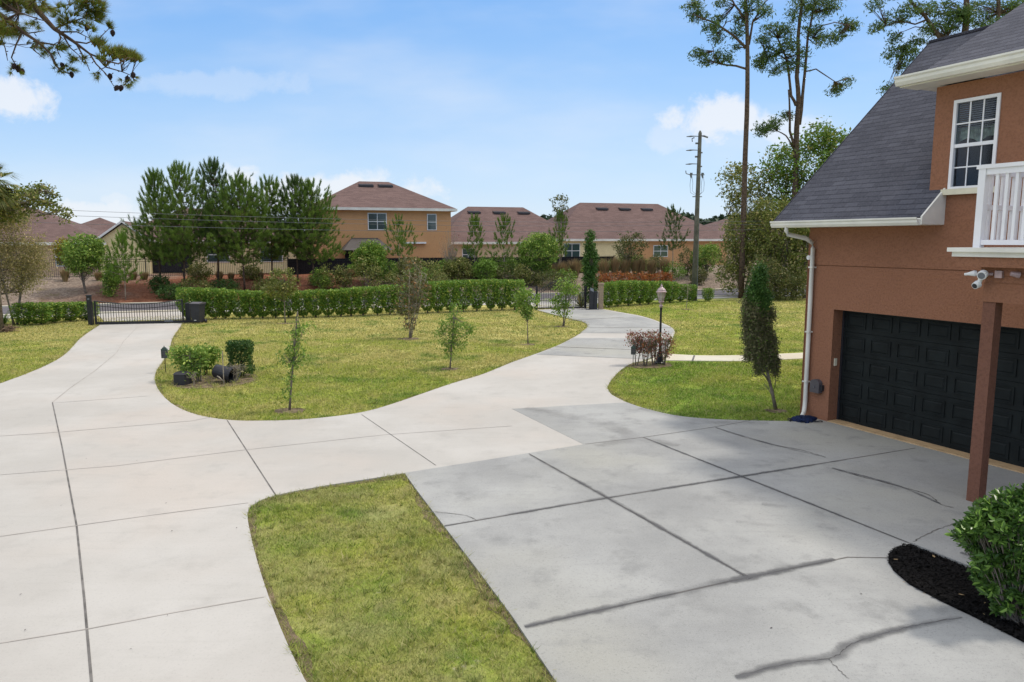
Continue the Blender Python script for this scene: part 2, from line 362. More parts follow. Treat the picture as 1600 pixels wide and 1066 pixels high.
def thing(name, label, cat, loc=(0, 0, 0), rz=0, group=None):
    o = bpy.data.objects.new(name, None); COL.objects.link(o); o.location = loc; o.rotation_euler = (0, 0, rz); o.empty_display_size = .3
    return tag(o, label, cat, group)
def dup(root, loc, rz=0, label=None, scale=1.0, group=None):
    r = root.copy(); COL.objects.link(r); r.location = loc; r.rotation_euler = (0, 0, rz); r.scale = (scale,) * 3 if np.isscalar(scale) else scale
    if label: r['label'] = label
    if group: r['group'] = group
    for ch in root.children:
        c = ch.copy(); COL.objects.link(c); c.parent = r
        for g in ch.children:
            d = g.copy(); COL.objects.link(d); d.parent = c
    return r
def smooth_poly(pts, closed=True, sub=4):
    """Catmull-Rom through points, every point flagged corner (3rd item) stays sharp"""
    n = len(pts); out = []
    for i in range(n if closed else n - 1):
        p1 = pts[i]; p2 = pts[(i + 1) % n]; p0 = pts[(i - 1) % n] if (closed or i > 0) else p1; p3 = pts[(i + 2) % n] if (closed or i + 2 < n) else p2
        if len(p1) > 2 and p1[2]: p0 = p1
        if len(p2) > 2 and p2[2]: p3 = p2
        a, b, c, d = (np.array(q[:2], float) for q in (p0, p1, p2, p3))
        if len(p1) > 2 and p1[2] and len(p2) > 2 and p2[2]: out.append(b); continue
        for k in range(sub):
            t = k / sub; out.append(.5 * ((2 * b) + (-a + c) * t + (2 * a - 5 * b + 4 * c - d) * t * t + (-a + 3 * b - 3 * c + d) * t ** 3))
    if not closed: out.append(np.array(pts[-1][:2], float))
    return out
def gp(lst):     # photo bearings on the ground -> xy
    return [tuple(G(p[0], p[1])[:2]) + ((1,) if len(p) > 2 else ()) for p in lst]
def inpoly(P, poly):
    poly = np.asarray([p[:2] for p in poly]); x, y = P[:, 0], P[:, 1]; c = np.zeros(len(P), bool); j = len(poly) - 1
    for i in range(len(poly)):
        xi, yi = poly[i]; xj, yj = poly[j]
        k = ((yi > y) != (yj > y)) & (x < (xj - xi) * (y - yi) / (yj - yi + 1e-12) + xi); c ^= k; j = i
    return c
def ribbon(mb, pts, w, z, m, uvs=False):
    pts = [np.array(p[:2], float) for p in pts]; n = len(pts); L = []
    for i, p in enumerate(pts):
        t = pts[min(i + 1, n - 1)] - pts[max(i - 1, 0)]; t /= np.linalg.norm(t) + 1e-9; q = np.array([-t[1], t[0]])
        ww = w[i] if not np.isscalar(w) else w
        L.append((p - q * ww / 2, p + q * ww / 2))
    V = [(a[0], a[1], z) for a, b in L] + [(b[0], b[1], z) for a, b in L]
    mb.add(V, [(i, i + 1, n + i + 1, n + i) for i in range(n - 1)], m)

# frame of the near house: s runs along the garage wall away from the camera, o outward, z up
DV = ray(230, 375); DV[2] = 0; DV /= np.linalg.norm(DV); NV = np.array([-DV[1], DV[0], 0]); TH = G(1296, 662)
HROT = math.atan2(DV[1], DV[0])
def HW(s, o, z=0.0): return TH + DV * s + NV * o + np.array([0, 0, z])
def so(u, v):
    p = G(u, v) - TH; return float(p @ DV), float(p @ NV)

# ------------------------------------------------------------------ ground, berm, road, drive, paths
g = MB(); g.add([(-900, -300, 0), (900, -300, 0), (900, 1500, 0), (-900, 1500, 0)], [(0, 1, 2, 3)])
tag(g.build('ground', 'lawn_soil'), kind='structure')
def strip(o0, o1, z, name, mat, x0=-150, x1=110, n=2):
    m = MB(); pts = []
    for k in range(n + 1):
        x = x0 + (x1 - x0) * k / n; pts.append((x, 49.5 + RS * x))
    V = [(x, y + o0 / .95, z) for x, y in pts] + [(x, y + o1 / .95, z) for x, y in pts]; N = n + 1
    m.add(V, [(i, i + 1, N + i + 1, N + i) for i in range(n)])
    if z > .02:
        Vb = [(a, b, 0) for a, b, c in V[:N]]; m.add(V[:N] + Vb, [(i + 1, i, N + i, N + i + 1) for i in range(n)])
        Vb = [(a, b, 0) for a, b, c in V[N:]]; m.add(V[N:] + Vb, [(i, i + 1, N + i + 1, N + i) for i in range(n)])
    return tag(m.build(name, mat), kind='structure')
strip(-2.6, 3.0, .010, 'road', 'asphalt'); strip(-3.0, -2.6, .10, 'kerb', 'walk_concrete'); strip(3.0, 3.35, .10, 'kerb', 'walk_concrete')
strip(-4.1, -3.0, .03, 'pavement', 'pale_concrete')
b = MB(); nx, ny = 170, 46; xs = np.linspace(-120, 95, nx); os_ = np.concatenate([np.linspace(3.36, 14, 30), np.linspace(15, 110, ny - 30)])
V = []
rg = np.random.default_rng(5)
for o_ in os_:
    for x in xs:
        y = 49.5 + RS * x + o_ / .95; V.append((x, y, float(hgt(x, y)) + .012 + (.05 * rg.normal() if 4 < o_ < 14 else 0)))
b.add(V, [(j * nx + i, j * nx + i + 1, (j + 1) * nx + i + 1, (j + 1) * nx + i) for j in range(ny - 1) for i in range(nx - 1)])
tag(b.build('berm', 'berm_mulch', smooth=True), kind='structure')

lawn_isl = gp([(285.5, 506, 1), (270, 529), (266, 543), (257, 562), (244, 582), (243, 600), (253, 618), (274, 636), (308, 650), (355, 658), (400, 659.5), (463, 658), (527, 652), (577, 643.5),
               (628, 628), (704, 601.5), (755, 586), (800, 567.5), (838, 554), (876, 539), (906, 522.6), (921, 512), (914, 503.5), (886, 497), (838, 485, 1)])
lawn_circ = gp([(1043, 564, 1), (1025, 565.6), (1002, 567), (985, 570), (966, 583), (952, 600), (949.5, 609), (957, 619), (982, 630), (1008, 640), (1053, 650.5), (1104, 656), (1175, 659), (1251, 660, 1)])
# drive outline: outer loop
drive = gp([(157, 508, 1), (128, 528), (112, 545), (95, 560), (60, 578), (0, 601)]) + [(-13.9, 18.6), (-12.6, 16.6), (-11.7, 14), (-10.6, 8), (-10.2, 2), (-10, -12, 1), (2.0, -12, 1), (-.6, 1.5), (-1.25, 3.4)] + \
    gp([(520, 1160), (476, 1066), (450, 1012), (425, 950), (405, 890), (392, 840), (387, 806), (396, 791), (430, 777), (500, 763), (570, 752), (632, 742, 1)])
drive += [tuple(HW(.62, 9.27)[:2]) + (1,), tuple(HW(.81, 5.62)[:2]) + (1,)]
drive += gp([(912, 697, 1), (800, 641, 1), (980, 631, 1), (957, 619), (949.5, 609), (952, 600), (966, 583), (985, 570), (1002, 566, 1), (1040, 553, 1), (1050, 533), (1053, 516), (1033, 505), (1003, 495), (965, 488), (930, 481.5, 1), (838, 485, 1),
             (886, 497), (914, 503.5), (921, 512), (906, 522.6), (876, 539), (838, 554), (800, 567.5), (755, 586), (704, 601.5), (628, 628), (577, 643.5), (527, 652), (463, 658), (400, 659.5), (355, 658),
             (308, 650), (274, 636), (253, 618), (243, 600), (244, 582), (257, 562), (266, 543), (270, 529), (285.5, 506, 1)])
drive = [p for i, p in enumerate(drive) if i == 0 or np.hypot(p[0] - drive[i - 1][0], p[1] - drive[i - 1][1]) > .08]
DR = smooth_poly(drive, True, 4)
DZ = .030
m = MB(); m.slab(DR, DZ, -.1, 0)
JZ = DZ + .003
def joint(px, w, mi, sub=1):
    pts = gp(px); pts = smooth_poly(pts, False, sub) if sub > 1 else pts; ribbon(m, pts, w, JZ if mi != 2 else JZ + .001, mi)
for px, w_, k in (([(82, 631), (97, 700), (120, 825), (132, 940), (143, 1066), (150, 1200)], .024, 1), ([(355, 659), (431, 777)], .022, 1), ([(565, 650), (681, 730)], .018, 1),
                  ([(82, 631), (110, 608), (150, 580), (182, 553), (193, 535), (215, 512)], .022, 2), ([(82, 632), (150, 627), (230, 621)], .018, 2), ([(0, 684), (90, 678), (300, 660), (330, 654)], .02, 2),
                  ([(0, 745), (180, 731), (380, 706), (600, 682), (800, 668)], .016, 2), ([(0, 842), (119, 825), (240, 808), (388, 789)], .018, 2), ([(0, 1010), (135, 988), (270, 962), (413, 937)], .018, 2)):
    joint(px, w_, k)
def jag(pts, a, seed):
    q = random.Random(seed); return [(p[0] + q.uniform(-a, a), p[1] + q.uniform(-a, a)) for p in pts]
def densify(pts, d):
    out = []
    for i in range(len(pts) - 1):
        a_, b_ = np.array(pts[i][:2], float), np.array(pts[i + 1][:2], float); n_ = max(1, int(np.linalg.norm(b_ - a_) / d)); out += [tuple(a_ + (b_ - a_) * k / n_) for k in range(n_)]
    return out + [tuple(pts[-1][:2])]
edge = densify(list(DR) + [DR[0]], .15); q_ = random.Random(9)
ribbon(m, edge, [.16 + .10 * math.sin(i * .37) + q_.uniform(-.05, .07) for i in range(len(edge))], .007, 3)
drive_o = m.build('driveway', ['pale_concrete', 'joint_dark', 'joint_faint', 'dirt'])
tag(drive_o, kind='structure')
# older grey slabs on the far drive, with one pale strip left between them
gz = DZ + .006
m = MB()
m.slab(smooth_poly(gp([(840, 486, 1), (886, 498), (912, 504.5), (918, 512), (906, 521.5, 1), (1050, 522.5, 1), (1051, 516), (1031, 506), (1001, 496), (964, 489), (930, 482.5, 1)]), True, 4), gz, gz - .01, 0, False)
m.slab(smooth_poly(gp([(896, 529.5, 1), (876, 540, ), (838, 555.5, 1), (1010, 563, 1), (1040, 552), (1048, 530.5, 1)]), True, 3), gz, gz - .01, 0, False)
for a, b_ in (((887, 502), (975, 497)), ((921, 513.5), (1049, 513)), ((868, 543.5), (1036, 550)),): ribbon(m, gp([a, b_]), .09, gz + .003, 1)
tag(m.build('driveway', ['grey_concrete', 'joint_dark']), kind='structure')
# parking apron of older grey concrete in front of the garage
AZ = DZ + .004
ap = [tuple(G(632, 742)[:2])] + [tuple(G(912, 697)[:2]), tuple(G(800, 641)[:2])] + [tuple(p[:2]) for p in smooth_poly(gp([(980, 631), (1008, 640.5), (1053, 651), (1104, 656.5), (1175, 659.5), (1252, 660.5)]), False, 3)]
ap += [tuple(HW(.80, .0)[:2]), tuple(HW(-13, .0)[:2]), tuple(HW(-13, 11.2)[:2])] + [tuple(p[:2]) for p in gp([(1000, 1260), (866, 1066), (800, 967), (740, 886), (695, 827), (652, 770)])]
m = MB(); m.slab(ap, AZ, -.1, 0)
def sj(pts, w, mi, z=.003): ribbon(m, [HW(*p)[:2] for p in pts], w, AZ + z, mi)
for pts, w_ in (([(.80, 5.62), (.72, 4.33), (.74, 2.6), (.86, 1.2)], .022), ([(.70, 6.88), (-4.9, 6.9)], .030), ([(.72, 4.33), (-5.03, 4.33)], .028), ([(-1.87, 9.5), (-1.90, 6.9), (-2.0, 4.3), (-2.14, .2)], .026),
                ([(-4.72, 9.72), (-4.86, 6.9), (-4.98, 5.4), (-5.22, 4.95)], .024)): sj(pts, w_, 1)
for px, w_ in (([(1118, 671), (1150, 682), (1200, 696), (1255, 707), (1290, 718)], .022), ([(1300, 735), (1345, 748), (1400, 762), (1450, 777), (1468, 791), (1490, 797)], .024), ([(1420, 855), (1450, 838), (1490, 822)], .018),
               ([(660, 802), (700, 806), (730, 810), (746, 818)], .014), ([(1150, 1062), (1230, 1042), (1300, 1034), (1330, 1012), (1400, 990), (1450, 978), (1504, 970)], .012), ([(1296, 1036), (1310, 1052), (1325, 1066)], .008)):
    q_ = random.Random(int(px[0][0])); cp = smooth_poly(gp(px), False, 10); cp = [(p[0] + q_.uniform(-.012, .012), p[1] + q_.uniform(-.012, .012)) for p in cp]
    ribbon(m, cp, [w_ * q_.uniform(.35, 1.25) for p in cp], AZ + .004, 1)
edge = densify([tuple(p) for p in ap[-6:]] + [tuple(ap[0])], .12); q_ = random.Random(8)
ribbon(m, edge, [.16 + .12 * math.sin(i * .31) + q_.uniform(-.05, .10) for i in range(len(edge))], .008, 2)
edge = densify(ap[2:9], .15); ribbon(m, edge, [.14 + .06 * math.sin(i * .5) + q_.uniform(-.03, .06) for i in range(len(edge))], .008, 2)
apron = m.build('forecourt', ['grey_concrete', 'joint_dark', 'dirt']); tag(apron, kind='structure')
# dark weathering along the joints
def stain(name, px, w, mat, z, local=False):
    pts = [np.array(HW(*p)[:2]) for p in px] if local else gp(px)
    pts = smooth_poly([tuple(p[:2]) for p in pts], False, 6); n = len(pts); V = []; UV = []
    for i, p in enumerate(pts):
        t = pts[min(i + 1, n - 1)] - pts[max(i - 1, 0)]; t = t / (np.linalg.norm(t) + 1e-9); q = np.array([-t[1], t[0]])
        ww = w * (.35 + .65 * math.sin(math.pi * (i + .5) / n) ** .5)
        for k, f in enumerate((-1, 0, 1)): V.append((*(p + q * f * ww / 2), z)); UV.append((i * .1, f))
    mb = MB(); mb.add(V, [(i * 3 + k, i * 3 + k + 1, i * 3 + 4 + k, i * 3 + 3 + k) for i in range(n - 1) for k in (0, 1)])
    o = mb.build(name, mat); l = o.data.uv_layers.new(name='UVMap')
    for lp in o.data.loops: l.data[lp.index].uv = UV[lp.vertex_index]
    o.parent = apron; return o
for i, (px, w_, mt, loc) in enumerate((([(.6, 6.9), (-2, 6.88), (-4.9, 6.9)], .17, 'seam_stain', 1), ([(.6, 4.33), (-2, 4.33), (-5, 4.33)], .13, 'seam_stain', 1), ([(-1.87, 9.5), (-1.9, 6.9), (-2.0, 4.3), (-2.1, 2.0)], .17, 'seam_stain', 1),
        ([(-4.72, 9.72), (-4.80, 8), (-4.86, 6.9), (-4.95, 5.6)], .26, 'seam_stain', 1), ([(1150, 1066), (1230, 1042), (1300, 1034), (1330, 1012), (1400, 990), (1500, 970)], .24, 'seam_stain', 0),
        ([(1118, 671), (1200, 696), (1290, 718)], .12, 'seam_stain', 0), ([(1300, 735), (1400, 762), (1468, 791)], .13, 'seam_stain', 0), ([(1500, 868), (1535, 878)], .16, 'seam_stain', 0),
        ([(1190, 792), (1230, 796)], .3, 'soft_stain', 0), ([(1150, 820), (1210, 826)], .22, 'soft_stain', 0), ([(820, 640), (900, 655), (960, 670), (990, 690)], .9, 'soft_stain', 0), ([(1000, 640), (1100, 660), (1200, 664)], .8, 'soft_stain', 0), 
        ([(930, 700), (1000, 690), (1060, 700)], .6, 'soft_stain', 0))):
    stain('stain', px, w_, mt, AZ + .006 + i * .0006, loc)
# side path
m = MB(); m.slab(smooth_poly(gp([(1038, 553.5, 1), (1091, 556.5), (1162, 556), (1250, 552.5), (1330, 548, 1), (1330, 557, 1), (1250, 561.5), (1162, 565), (1099, 565), (1040, 564.5), (1006, 566.5, 1)]), True, 3), .026, -.05, 0)
ribbon(m, gp([(1085, 556.5), (1082, 565)]), .06, .029, 1)
tag(m.build('path', ['walk_concrete', 'joint_dark']), kind='structure')
# aprons outside the two gates
m = MB(); m.slab(gp([(163, 503), (290, 500), (300, 488.5), (150, 490)]), .034, -.05, 0); m.slab(gp([(833, 482), (925, 480), (945, 468), (820, 471)]), .034, -.05, 0)
tag(m.build('driveway', 'pale_concrete'), kind='structure')
# mulch bed at the house
bed = gp([(1388, 884), (1388, 872), (1397, 863), (1410, 857.5), (1425, 857)]) + [tuple(HW(-6.2, 4.40)[:2]), tuple(HW(-9.5, 4.40)[:2])] + [tuple(HW(-9.5, 5.35)[:2])] + gp([(1600, 1010), (1530, 974), (1470, 945), (1420, 918), (1396, 897)])
m = MB(); m.slab(bed, AZ + .004, AZ, 0, False); rg = np.random.default_rng(3)
bb = np.array(bed); P = rg.uniform(bb.min(0), bb.max(0), (60000, 2)); P = P[inpoly(P, bed)][:26000]; n = len(P)
a = rg.uniform(0, 6.28, n); L = rg.uniform(.008, .028, n); wd = L * .3; t = np.stack([np.cos(a), np.sin(a), rg.normal(0, .35, n)], 1); q = np.stack([-np.sin(a), np.cos(a), rg.normal(0, .3, n)], 1)
c = np.column_stack([P, AZ + .012 + rg.uniform(0, .022, n)])
m.quads(np.stack([c - t * L[:, None] - q * wd[:, None], c + t * L[:, None] - q * wd[:, None], c + t * L[:, None] + q * wd[:, None], c - t * L[:, None] + q * wd[:, None]], 1), 0)
tag(m.build('mulch_bed', 'black_mulch'), 'bed of black shredded mulch below the glossy bush by the garage column', 'mulch', kind='stuff')
m = MB(); sides = [HW(-5.10, 4.40), HW(-9.5, 4.40), HW(-9.5, 4.28), HW(-5.10, 4.28)]; m.slab([tuple(p[:2]) for p in sides], AZ + .05, AZ - .02, 0)
tag(m.build('kerb', 'grey_concrete'), kind='structure')
# small fallen leaves
lf = MB()
def leaf_at(mb, x, y, z, r, a, mi=0):
    pts = [(-1, 0), (-.3, .34), (.4, .3), (1, 0), (.4, -.3), (-.3, -.34)]
    mb.add([(x + r * (px * math.cos(a) - py * math.sin(a)), y + r * (px * math.sin(a) + py * math.cos(a)), z + .004 + (.012 * abs(py)) + r * .12 * (px * px)) for px, py in pts], [tuple(range(6))], mi)
k = 0
for (u, v, r_) in ((1399, 884, .03), (1458, 879, .04), (1501, 940, .03), (1538, 953, .022), (1570, 970, .03), (1412, 920, .018), (1536, 971, .016), (1443, 938, .014)):
    p = G(u, v); o = MB(); leaf_at(o, 0, 0, AZ + .04, r_, k * 1.3); ob = o.build('fallen_leaf', 'dead_leaf'); ob.location = (p[0], p[1], 0); k += 1
    tag(ob, 'dry yellow leaf fallen on or beside the black mulch bed', 'leaf', 'leaves fallen on the mulch bed')
rr = random.Random(4)
for (u, v) in ((53, 740), (96, 794), (267, 768), (269, 834), (33, 934), (40, 990), (205, 1020), (262, 967), (370, 829), (260, 790), (214, 723), (1345, 933), (1205, 987), (871, 704), (1400, 716), (1250, 726), (690, 650), (588, 670), (135, 720)):
    p = G(u, v); o = MB(); leaf_at(o, 0, 0, AZ + .001, rr.uniform(.010, .019), rr.uniform(0, 6)); ob = o.build('fallen_leaf', 'cone_brown'); ob.location = (p[0], p[1], 0)
    tag(ob, 'tiny dark leaf lying on the bare concrete of the drive', 'leaf', 'dark specks of leaf on the concrete')

# bare soil in the planting patch and round the stems of the saplings
patches = [gp([(268, 600), (275, 590), (300, 586), (330, 588), (352, 592), (385, 584), (402, 587), (398, 596), (372, 603), (340, 606), (300, 608), (276, 606)])]
for (u, v, r_) in ((452, 643, .30), (703, 577, .28), (825, 539, .25), (879, 511, .3), (640, 530, .42), (446, 506, .3), (1213, 643, .22), (1020, 571, .62), (1000, 572, .5), (1072, 484, .25)):
    c_ = G(u, v); q_ = random.Random(u); patches.append([(c_[0] + r_ * q_.uniform(.7, 1.25) * math.cos(k * .52) * 1.2, c_[1] + r_ * q_.uniform(.7, 1.25) * math.sin(k * .52)) for k in range(12)])
m = MB()
for i, p_ in enumerate(patches): m.slab(smooth_poly(p_, True, 3), .011 + .0012 * i, 0, 0, False)
tag(m.build('soil', 'dirt'), kind='structure')
# grass blades
def grass():
    rg = np.random.default_rng(11); con = [DR, ap, bed]; tris = []
    path = gp([(1002, 553), (1091, 555), (1162, 555), (1330, 547), (1330, 558), (1250, 562.5), (1162, 566), (1099, 566), (1002, 567)])
    def zone(y0, y1, n, h, wd):
        y = rg.uniform(y0, y1, n); x = rg.uniform(-.74, .74, n) * (y + 1.2); P = np.column_stack([x, y])
        keep = ~inpoly(P, DR) & ~inpoly(P, ap) & ~inpoly(P, path)
        s = (P - TH[:2]) @ DV[:2]; o = (P - TH[:2]) @ NV[:2]; keep &= ~((s < .82) & (o < .02)); keep &= road_off(P[:, 0], P[:, 1]) < -5.5
        # ragged, thinner growth in worn patches
        wv = np.sin(P[:, 0] * 2.1 + np.sin(P[:, 1] * 1.7)) * np.sin(P[:, 1] * 1.9 + np.sin(P[:, 0] * 2.3)); keep &= ~((wv > .82) & (rg.uniform(0, 1, n) < .6))
        for p_ in patches: keep &= ~(inpoly(P, p_) & (rg.uniform(0, 1, len(P)) < .86))
        P = P[keep]; n = len(P); a = rg.uniform(0, 6.28, n); hh = h * rg.uniform(.4, 1.3, n); ln = rg.normal(0, .6, (n, 2)) * hh[:, None]
        q = np.stack([np.cos(a), np.sin(a)], 1) * (wd * rg.uniform(.6, 1.3, n))[:, None]
        b0 = np.column_stack([P - q, np.zeros(n)]); b1 = np.column_stack([P + q, np.zeros(n)]); tp = np.column_stack([P + ln, hh])
        tris.append(np.stack([b0, b1, tp], 1))
    zone(4.5, 9.0, 330000, .034, .0035); zone(9.0, 13, 260000, .036, .005); zone(13, 20, 330000, .042, .009); zone(20, 30, 300000, .05, .014); zone(30, 50, 300000, .06, .022)
    def clumps(y0, y1, n, h):
        y = rg.uniform(y0, y1, n); x = rg.uniform(-.74, .74, n) * (y + 1.2); P = np.column_stack([x, y]); wv = np.sin(P[:, 0] * 1.3 + 2 * np.sin(P[:, 1] * .9)) + np.sin(P[:, 1] * 1.7 + P[:, 0]); P = P[(wv > .1) | (rg.uniform(0, 1, n) < .3)]
        P = np.repeat(P, 14, 0); c0 = P.copy(); P = P + rg.normal(0, .022, P.shape); P = P[~inpoly(P, DR) & ~inpoly(P, ap) & ~inpoly(P, path)]; n = len(P)
        s = (P - TH[:2]) @ DV[:2]; o = (P - TH[:2]) @ NV[:2]; P = P[~((s < .82) & (o < .02))]; n = len(P); a = rg.uniform(0, 6.28, n); hh = h * rg.uniform(.5, 1.4, n); ln = rg.normal(0, .7, (n, 2)) * hh[:, None]; q = np.stack([np.cos(a), np.sin(a)], 1) * (.006 * rg.uniform(.6, 1.3, n))[:, None]
        tris.append(np.stack([np.column_stack([P - q, np.zeros(n)]), np.column_stack([P + q, np.zeros(n)]), np.column_stack([P + ln, hh])], 1))
    clumps(4.5, 14, 9000, .075); clumps(14, 26, 6000, .10)
    # fringe leaning over the slab edges
    for poly in (DR, ap[-6:] + [ap[0]]):
        e_ = np.array(densify([tuple(p) for p in poly], .012)); e_ = e_[(np.abs(e_[:, 0]) < .76 * (e_[:, 1] + 1.2)) & (e_[:, 1] > 4.5) & (e_[:, 1] < 40)]; wv = np.sin(e_[:, 0] * 3.1) + np.sin(e_[:, 1] * 4.3) + np.sin(e_[:, 0] * 9 + e_[:, 1] * 7)
        e_ = e_[(wv > .2) | (rg.uniform(0, 1, len(e_)) < .25)]; P = np.repeat(e_, 2, 0) + rg.normal(0, .03, (2 * len(e_), 2)); P = P[~inpoly(P, DR) & ~inpoly(P, ap)]; n = len(P); a = rg.uniform(0, 6.28, n); hh = .05 * rg.uniform(.5, 1.4, n); ln = rg.normal(0, .9, (n, 2)) * hh[:, None]; q = np.stack([np.cos(a), np.sin(a)], 1) * (.0045 + .0003 * P[:, 1])[:, None]
        tris.append(np.stack([np.column_stack([P - q, np.zeros(n)]), np.column_stack([P + q, np.zeros(n)]), np.column_stack([P + ln, hh])], 1))
    m = MB()
    for t in tris: m.quads(t)
    tag(m.build('grass', 'lawn_blade'), 'short patchy lawn grass around the drives', 'grass', kind='stuff')
    # thin rows of taller grass hanging over the slab edges
grass()

# ------------------------------------------------------------------ near house
house = thing('brown_stucco_house', 'two storey brown stucco house with black garage door and white balcony', 'house', tuple(TH), HROT)
Lz = lambda p: p
SL, SR = .787, -13.0            # extent of the wall along s
DL, DRr, DT, DI = .057, -4.83, 2.45, -.30
m = MB()
ol = [(SL, -.2), (SL, 3.355), (SR, 3.355), (SR, -.2), (DRr, -.2), (DRr, DT), (DL, DT), (DL, -.2)]
tri = tessellate_polygon([[Vector((a, b, 0)) for a, b in ol]]); n8 = len(ol)
m.add([(a, 0, b) for a, b in ol], [t for t in tri]); m.add([(a, -.3, b) for a, b in ol], [t[::-1] for t in tri])
m.add([(a, 0, b) for a, b in ol] + [(a, -.3, b) for a, b in ol], [(i, (i + 1) % n8, n8 + (i + 1) % n8, n8 + i) for i in range(n8)])
m.box((SL, -.3, 3.355), (SR, -.02, 3.372)); m.box((SL, -.3, 3.372), (-2.2, .012, 4.25)); m.box((-2.2, -.3, 3.372), (SR, .012, 4.70))
m.box((-1.93, -.3, 4.70), (-2.285, .05, 6.60)); m.box((-3.085, -.3, 4.70), (SR, .05, 6.60)); m.box((-2.285, -.3, 4.70), (-3.085, .05, 4.79)); m.box((-2.285, -.3, 6.315), (-3.085, .05, 6.60))
m.box((SL, -8.9, -.2), (SL - .2, -.3, 3.9)); m.box((SR, -8.9, -.2), (SR + .2, -.3, 6.6)); m.box((SL - .2, -8.9, -.2), (SR + .2, -8.7, 3.9))
m.add([(SL - .01, .0, 3.9), (SL - .01, -8.9, 3.9), (SL - .01, -4.2, 8.2), (SL - .21, .0, 3.9), (SL - .21, -8.9, 3.9), (SL - .21, -4.2, 8.2)], [(0, 2, 1), (3, 4, 5), (0, 3, 5, 2), (1, 2, 5, 4)])
m.box((-1.93, -4.4, 4.5), (-2.13, -.3, 6.60))
m.box((SL + .0, -.3, -.2), (SL + .012, .018, 4.05))       # thin corner pilaster
m.build('wall', 'brown_stucco', house)
# garage interior block to keep the room dark behind the door
m = MB(); m.box((DL, DI - .04, .0), (DRr, DI - .10, DT + .1)); m.build('garage_back', 'door_black', house)
# door: five sections of raised panels
m = MB(); rows = 5; cols = 8; W_ = DL - DRr - .06; hrow = (DT - .02) / rows
for r in range(rows):
    z0 = .035 + r * hrow; m.box((DL - .02, DI - .035, z0), (DRr + .02, DI, z0 + hrow - .008))
    for c in range(cols):
        pw_ = W_ / cols; s0 = DL - .03 - c * pw_ - .07; s1 = s0 - pw_ + .14; a0, a1 = z0 + .085, z0 + hrow - .095
        # moulded frame (recess ring) and raised field
        for (x0, x1, y0, y1) in ((s0, s1, a0, a0 + .022), (s0, s1, a1 - .022, a1), (s0, s0 - .022, a0 + .022, a1 - .022), (s1 + .022, s1, a0 + .022, a1 - .022)):
            m.box((x0, DI + .001, y0), (x1, DI + .016, y1))
        i0, i1 = s0 - .05, s1 + .05; j0, j1 = a0 + .05, a1 - .05
        m.add([(i0, DI + .001, j0), (i1, DI + .001, j0), (i1, DI + .001, j1), (i0, DI + .001, j1), (i0 - .02, DI + .012, j0 + .02), (i1 + .02, DI + .012, j0 + .02), (i1 + .02, DI + .012, j1 - .02), (i0 - .02, DI + .012, j1 - .02)],
              [(4, 7, 6, 5), (0, 4, 5, 1), (1, 5, 6, 2), (2, 6, 7, 3), (3, 7, 4, 0)])
gd = m.build('garage_door', 'door_black', house); gd['label'] = 'black garage door with five rows of moulded panels'
m = MB(); m.box((DL - .001, DI, .03), (DL - .045, DI + .03, DT - .002)); m.box((DL - .05, DI - .0, DT - .04), (DRr + .05, DI + .03, DT - .002)); m.box((DRr + .001, DI, .03), (DRr + .045, DI + .03, DT - .002))
m.build('door_seal', 'black_plastic', gd)
m = MB(); m.box((DL, DI + .0, -.05), (DRr, .0, AZ + .020)); m.build('threshold', 'tan_threshold', house)
m = MB(); m.box((DL + .0, -.16, 1.24), (DL - .022, -.09, 1.40)); m.build('keypad', 'cream_trim', house)
# roofs (slabs): uv in metres, u along s, v up the slope
def roof_slab(name, s0, s1, pts, th, mat, parent, thm=None):
    """pts: (o,z) polyline of the top surface from eave to ridge to eave"""
    m = MB(); n = len(pts)
    for i in range(n - 1):
        (a, za), (b_, zb) = pts[i], pts[i + 1]
        m.add([(s0, a, za), (s0, b_, zb), (s1, b_, zb), (s1, a, za)], [(0, 1, 2, 3)]); m.add([(s0, a, za - th), (s0, b_, zb - th), (s1, b_, zb - th), (s1, a, za - th)], [(0, 3, 2, 1)])
        for s_ in (s0, s1): m.add([(s_, a, za), (s_, b_, zb), (s_, b_, zb - th), (s_, a, za - th)], [(0, 1, 2, 3)])
    for (a, za) in (pts[0], pts[-1]): m.add([(s0, a, za), (s1, a, za), (s1, a, za - th), (s0, a, za - th)], [(0, 1, 2, 3)])
    return m.build(name, mat, parent, uv=lambda p: (p[0], p[2] * 1.5))
mslope = .905
ez, eo = 4.30, .60
def mz(o): return ez + (eo - o) * mslope
rid_o = -4.1
# main roof: full strip left of the upper storey, then a short skirt in front of it
roof = roof_slab('roof', 1.25, -1.93, [(eo, ez), (rid_o, mz(rid_o)), (-9.0, mz(rid_o) - (9.0 + rid_o) * mslope)], .10, 'charcoal_shingles', house)
m = MB(); m.add([(-1.93, eo, ez), (-1.93, .055, mz(.055)), (-2.20, .055, mz(.055)), (-2.20, eo, ez)], [(0, 1, 2, 3)]); m.add([(-1.93, eo, ez - .1), (-1.93, .0, mz(0) - .1), (-2.2, .0, mz(0) - .1), (-2.2, eo, ez - .1)], [(0, 3, 2, 1)])
m.build('roof_skirt', 'charcoal_shingles', roof, uv=lambda p: (p[0], p[2] * 1.5))
m = MB(); m.add([(-2.20, eo + .02, ez + .01), (-2.20, .014, mz(.014) + .02), (-2.20, .014, 4.17), (-2.20, eo + .02, 4.17), (-2.235, eo + .02, ez + .01), (-2.235, .014, mz(.014) + .02), (-2.235, .014, 4.17), (-2.235, eo + .02, 4.17)],
                [(0, 3, 2, 1), (4, 5, 6, 7), (0, 1, 5, 4), (1, 2, 6, 5), (2, 3, 7, 6), (3, 0, 4, 7)])
m.box((1.25, .02, 4.165), (-2.20, eo, 4.185)); m.build('soffit', 'gutter_white', roof)
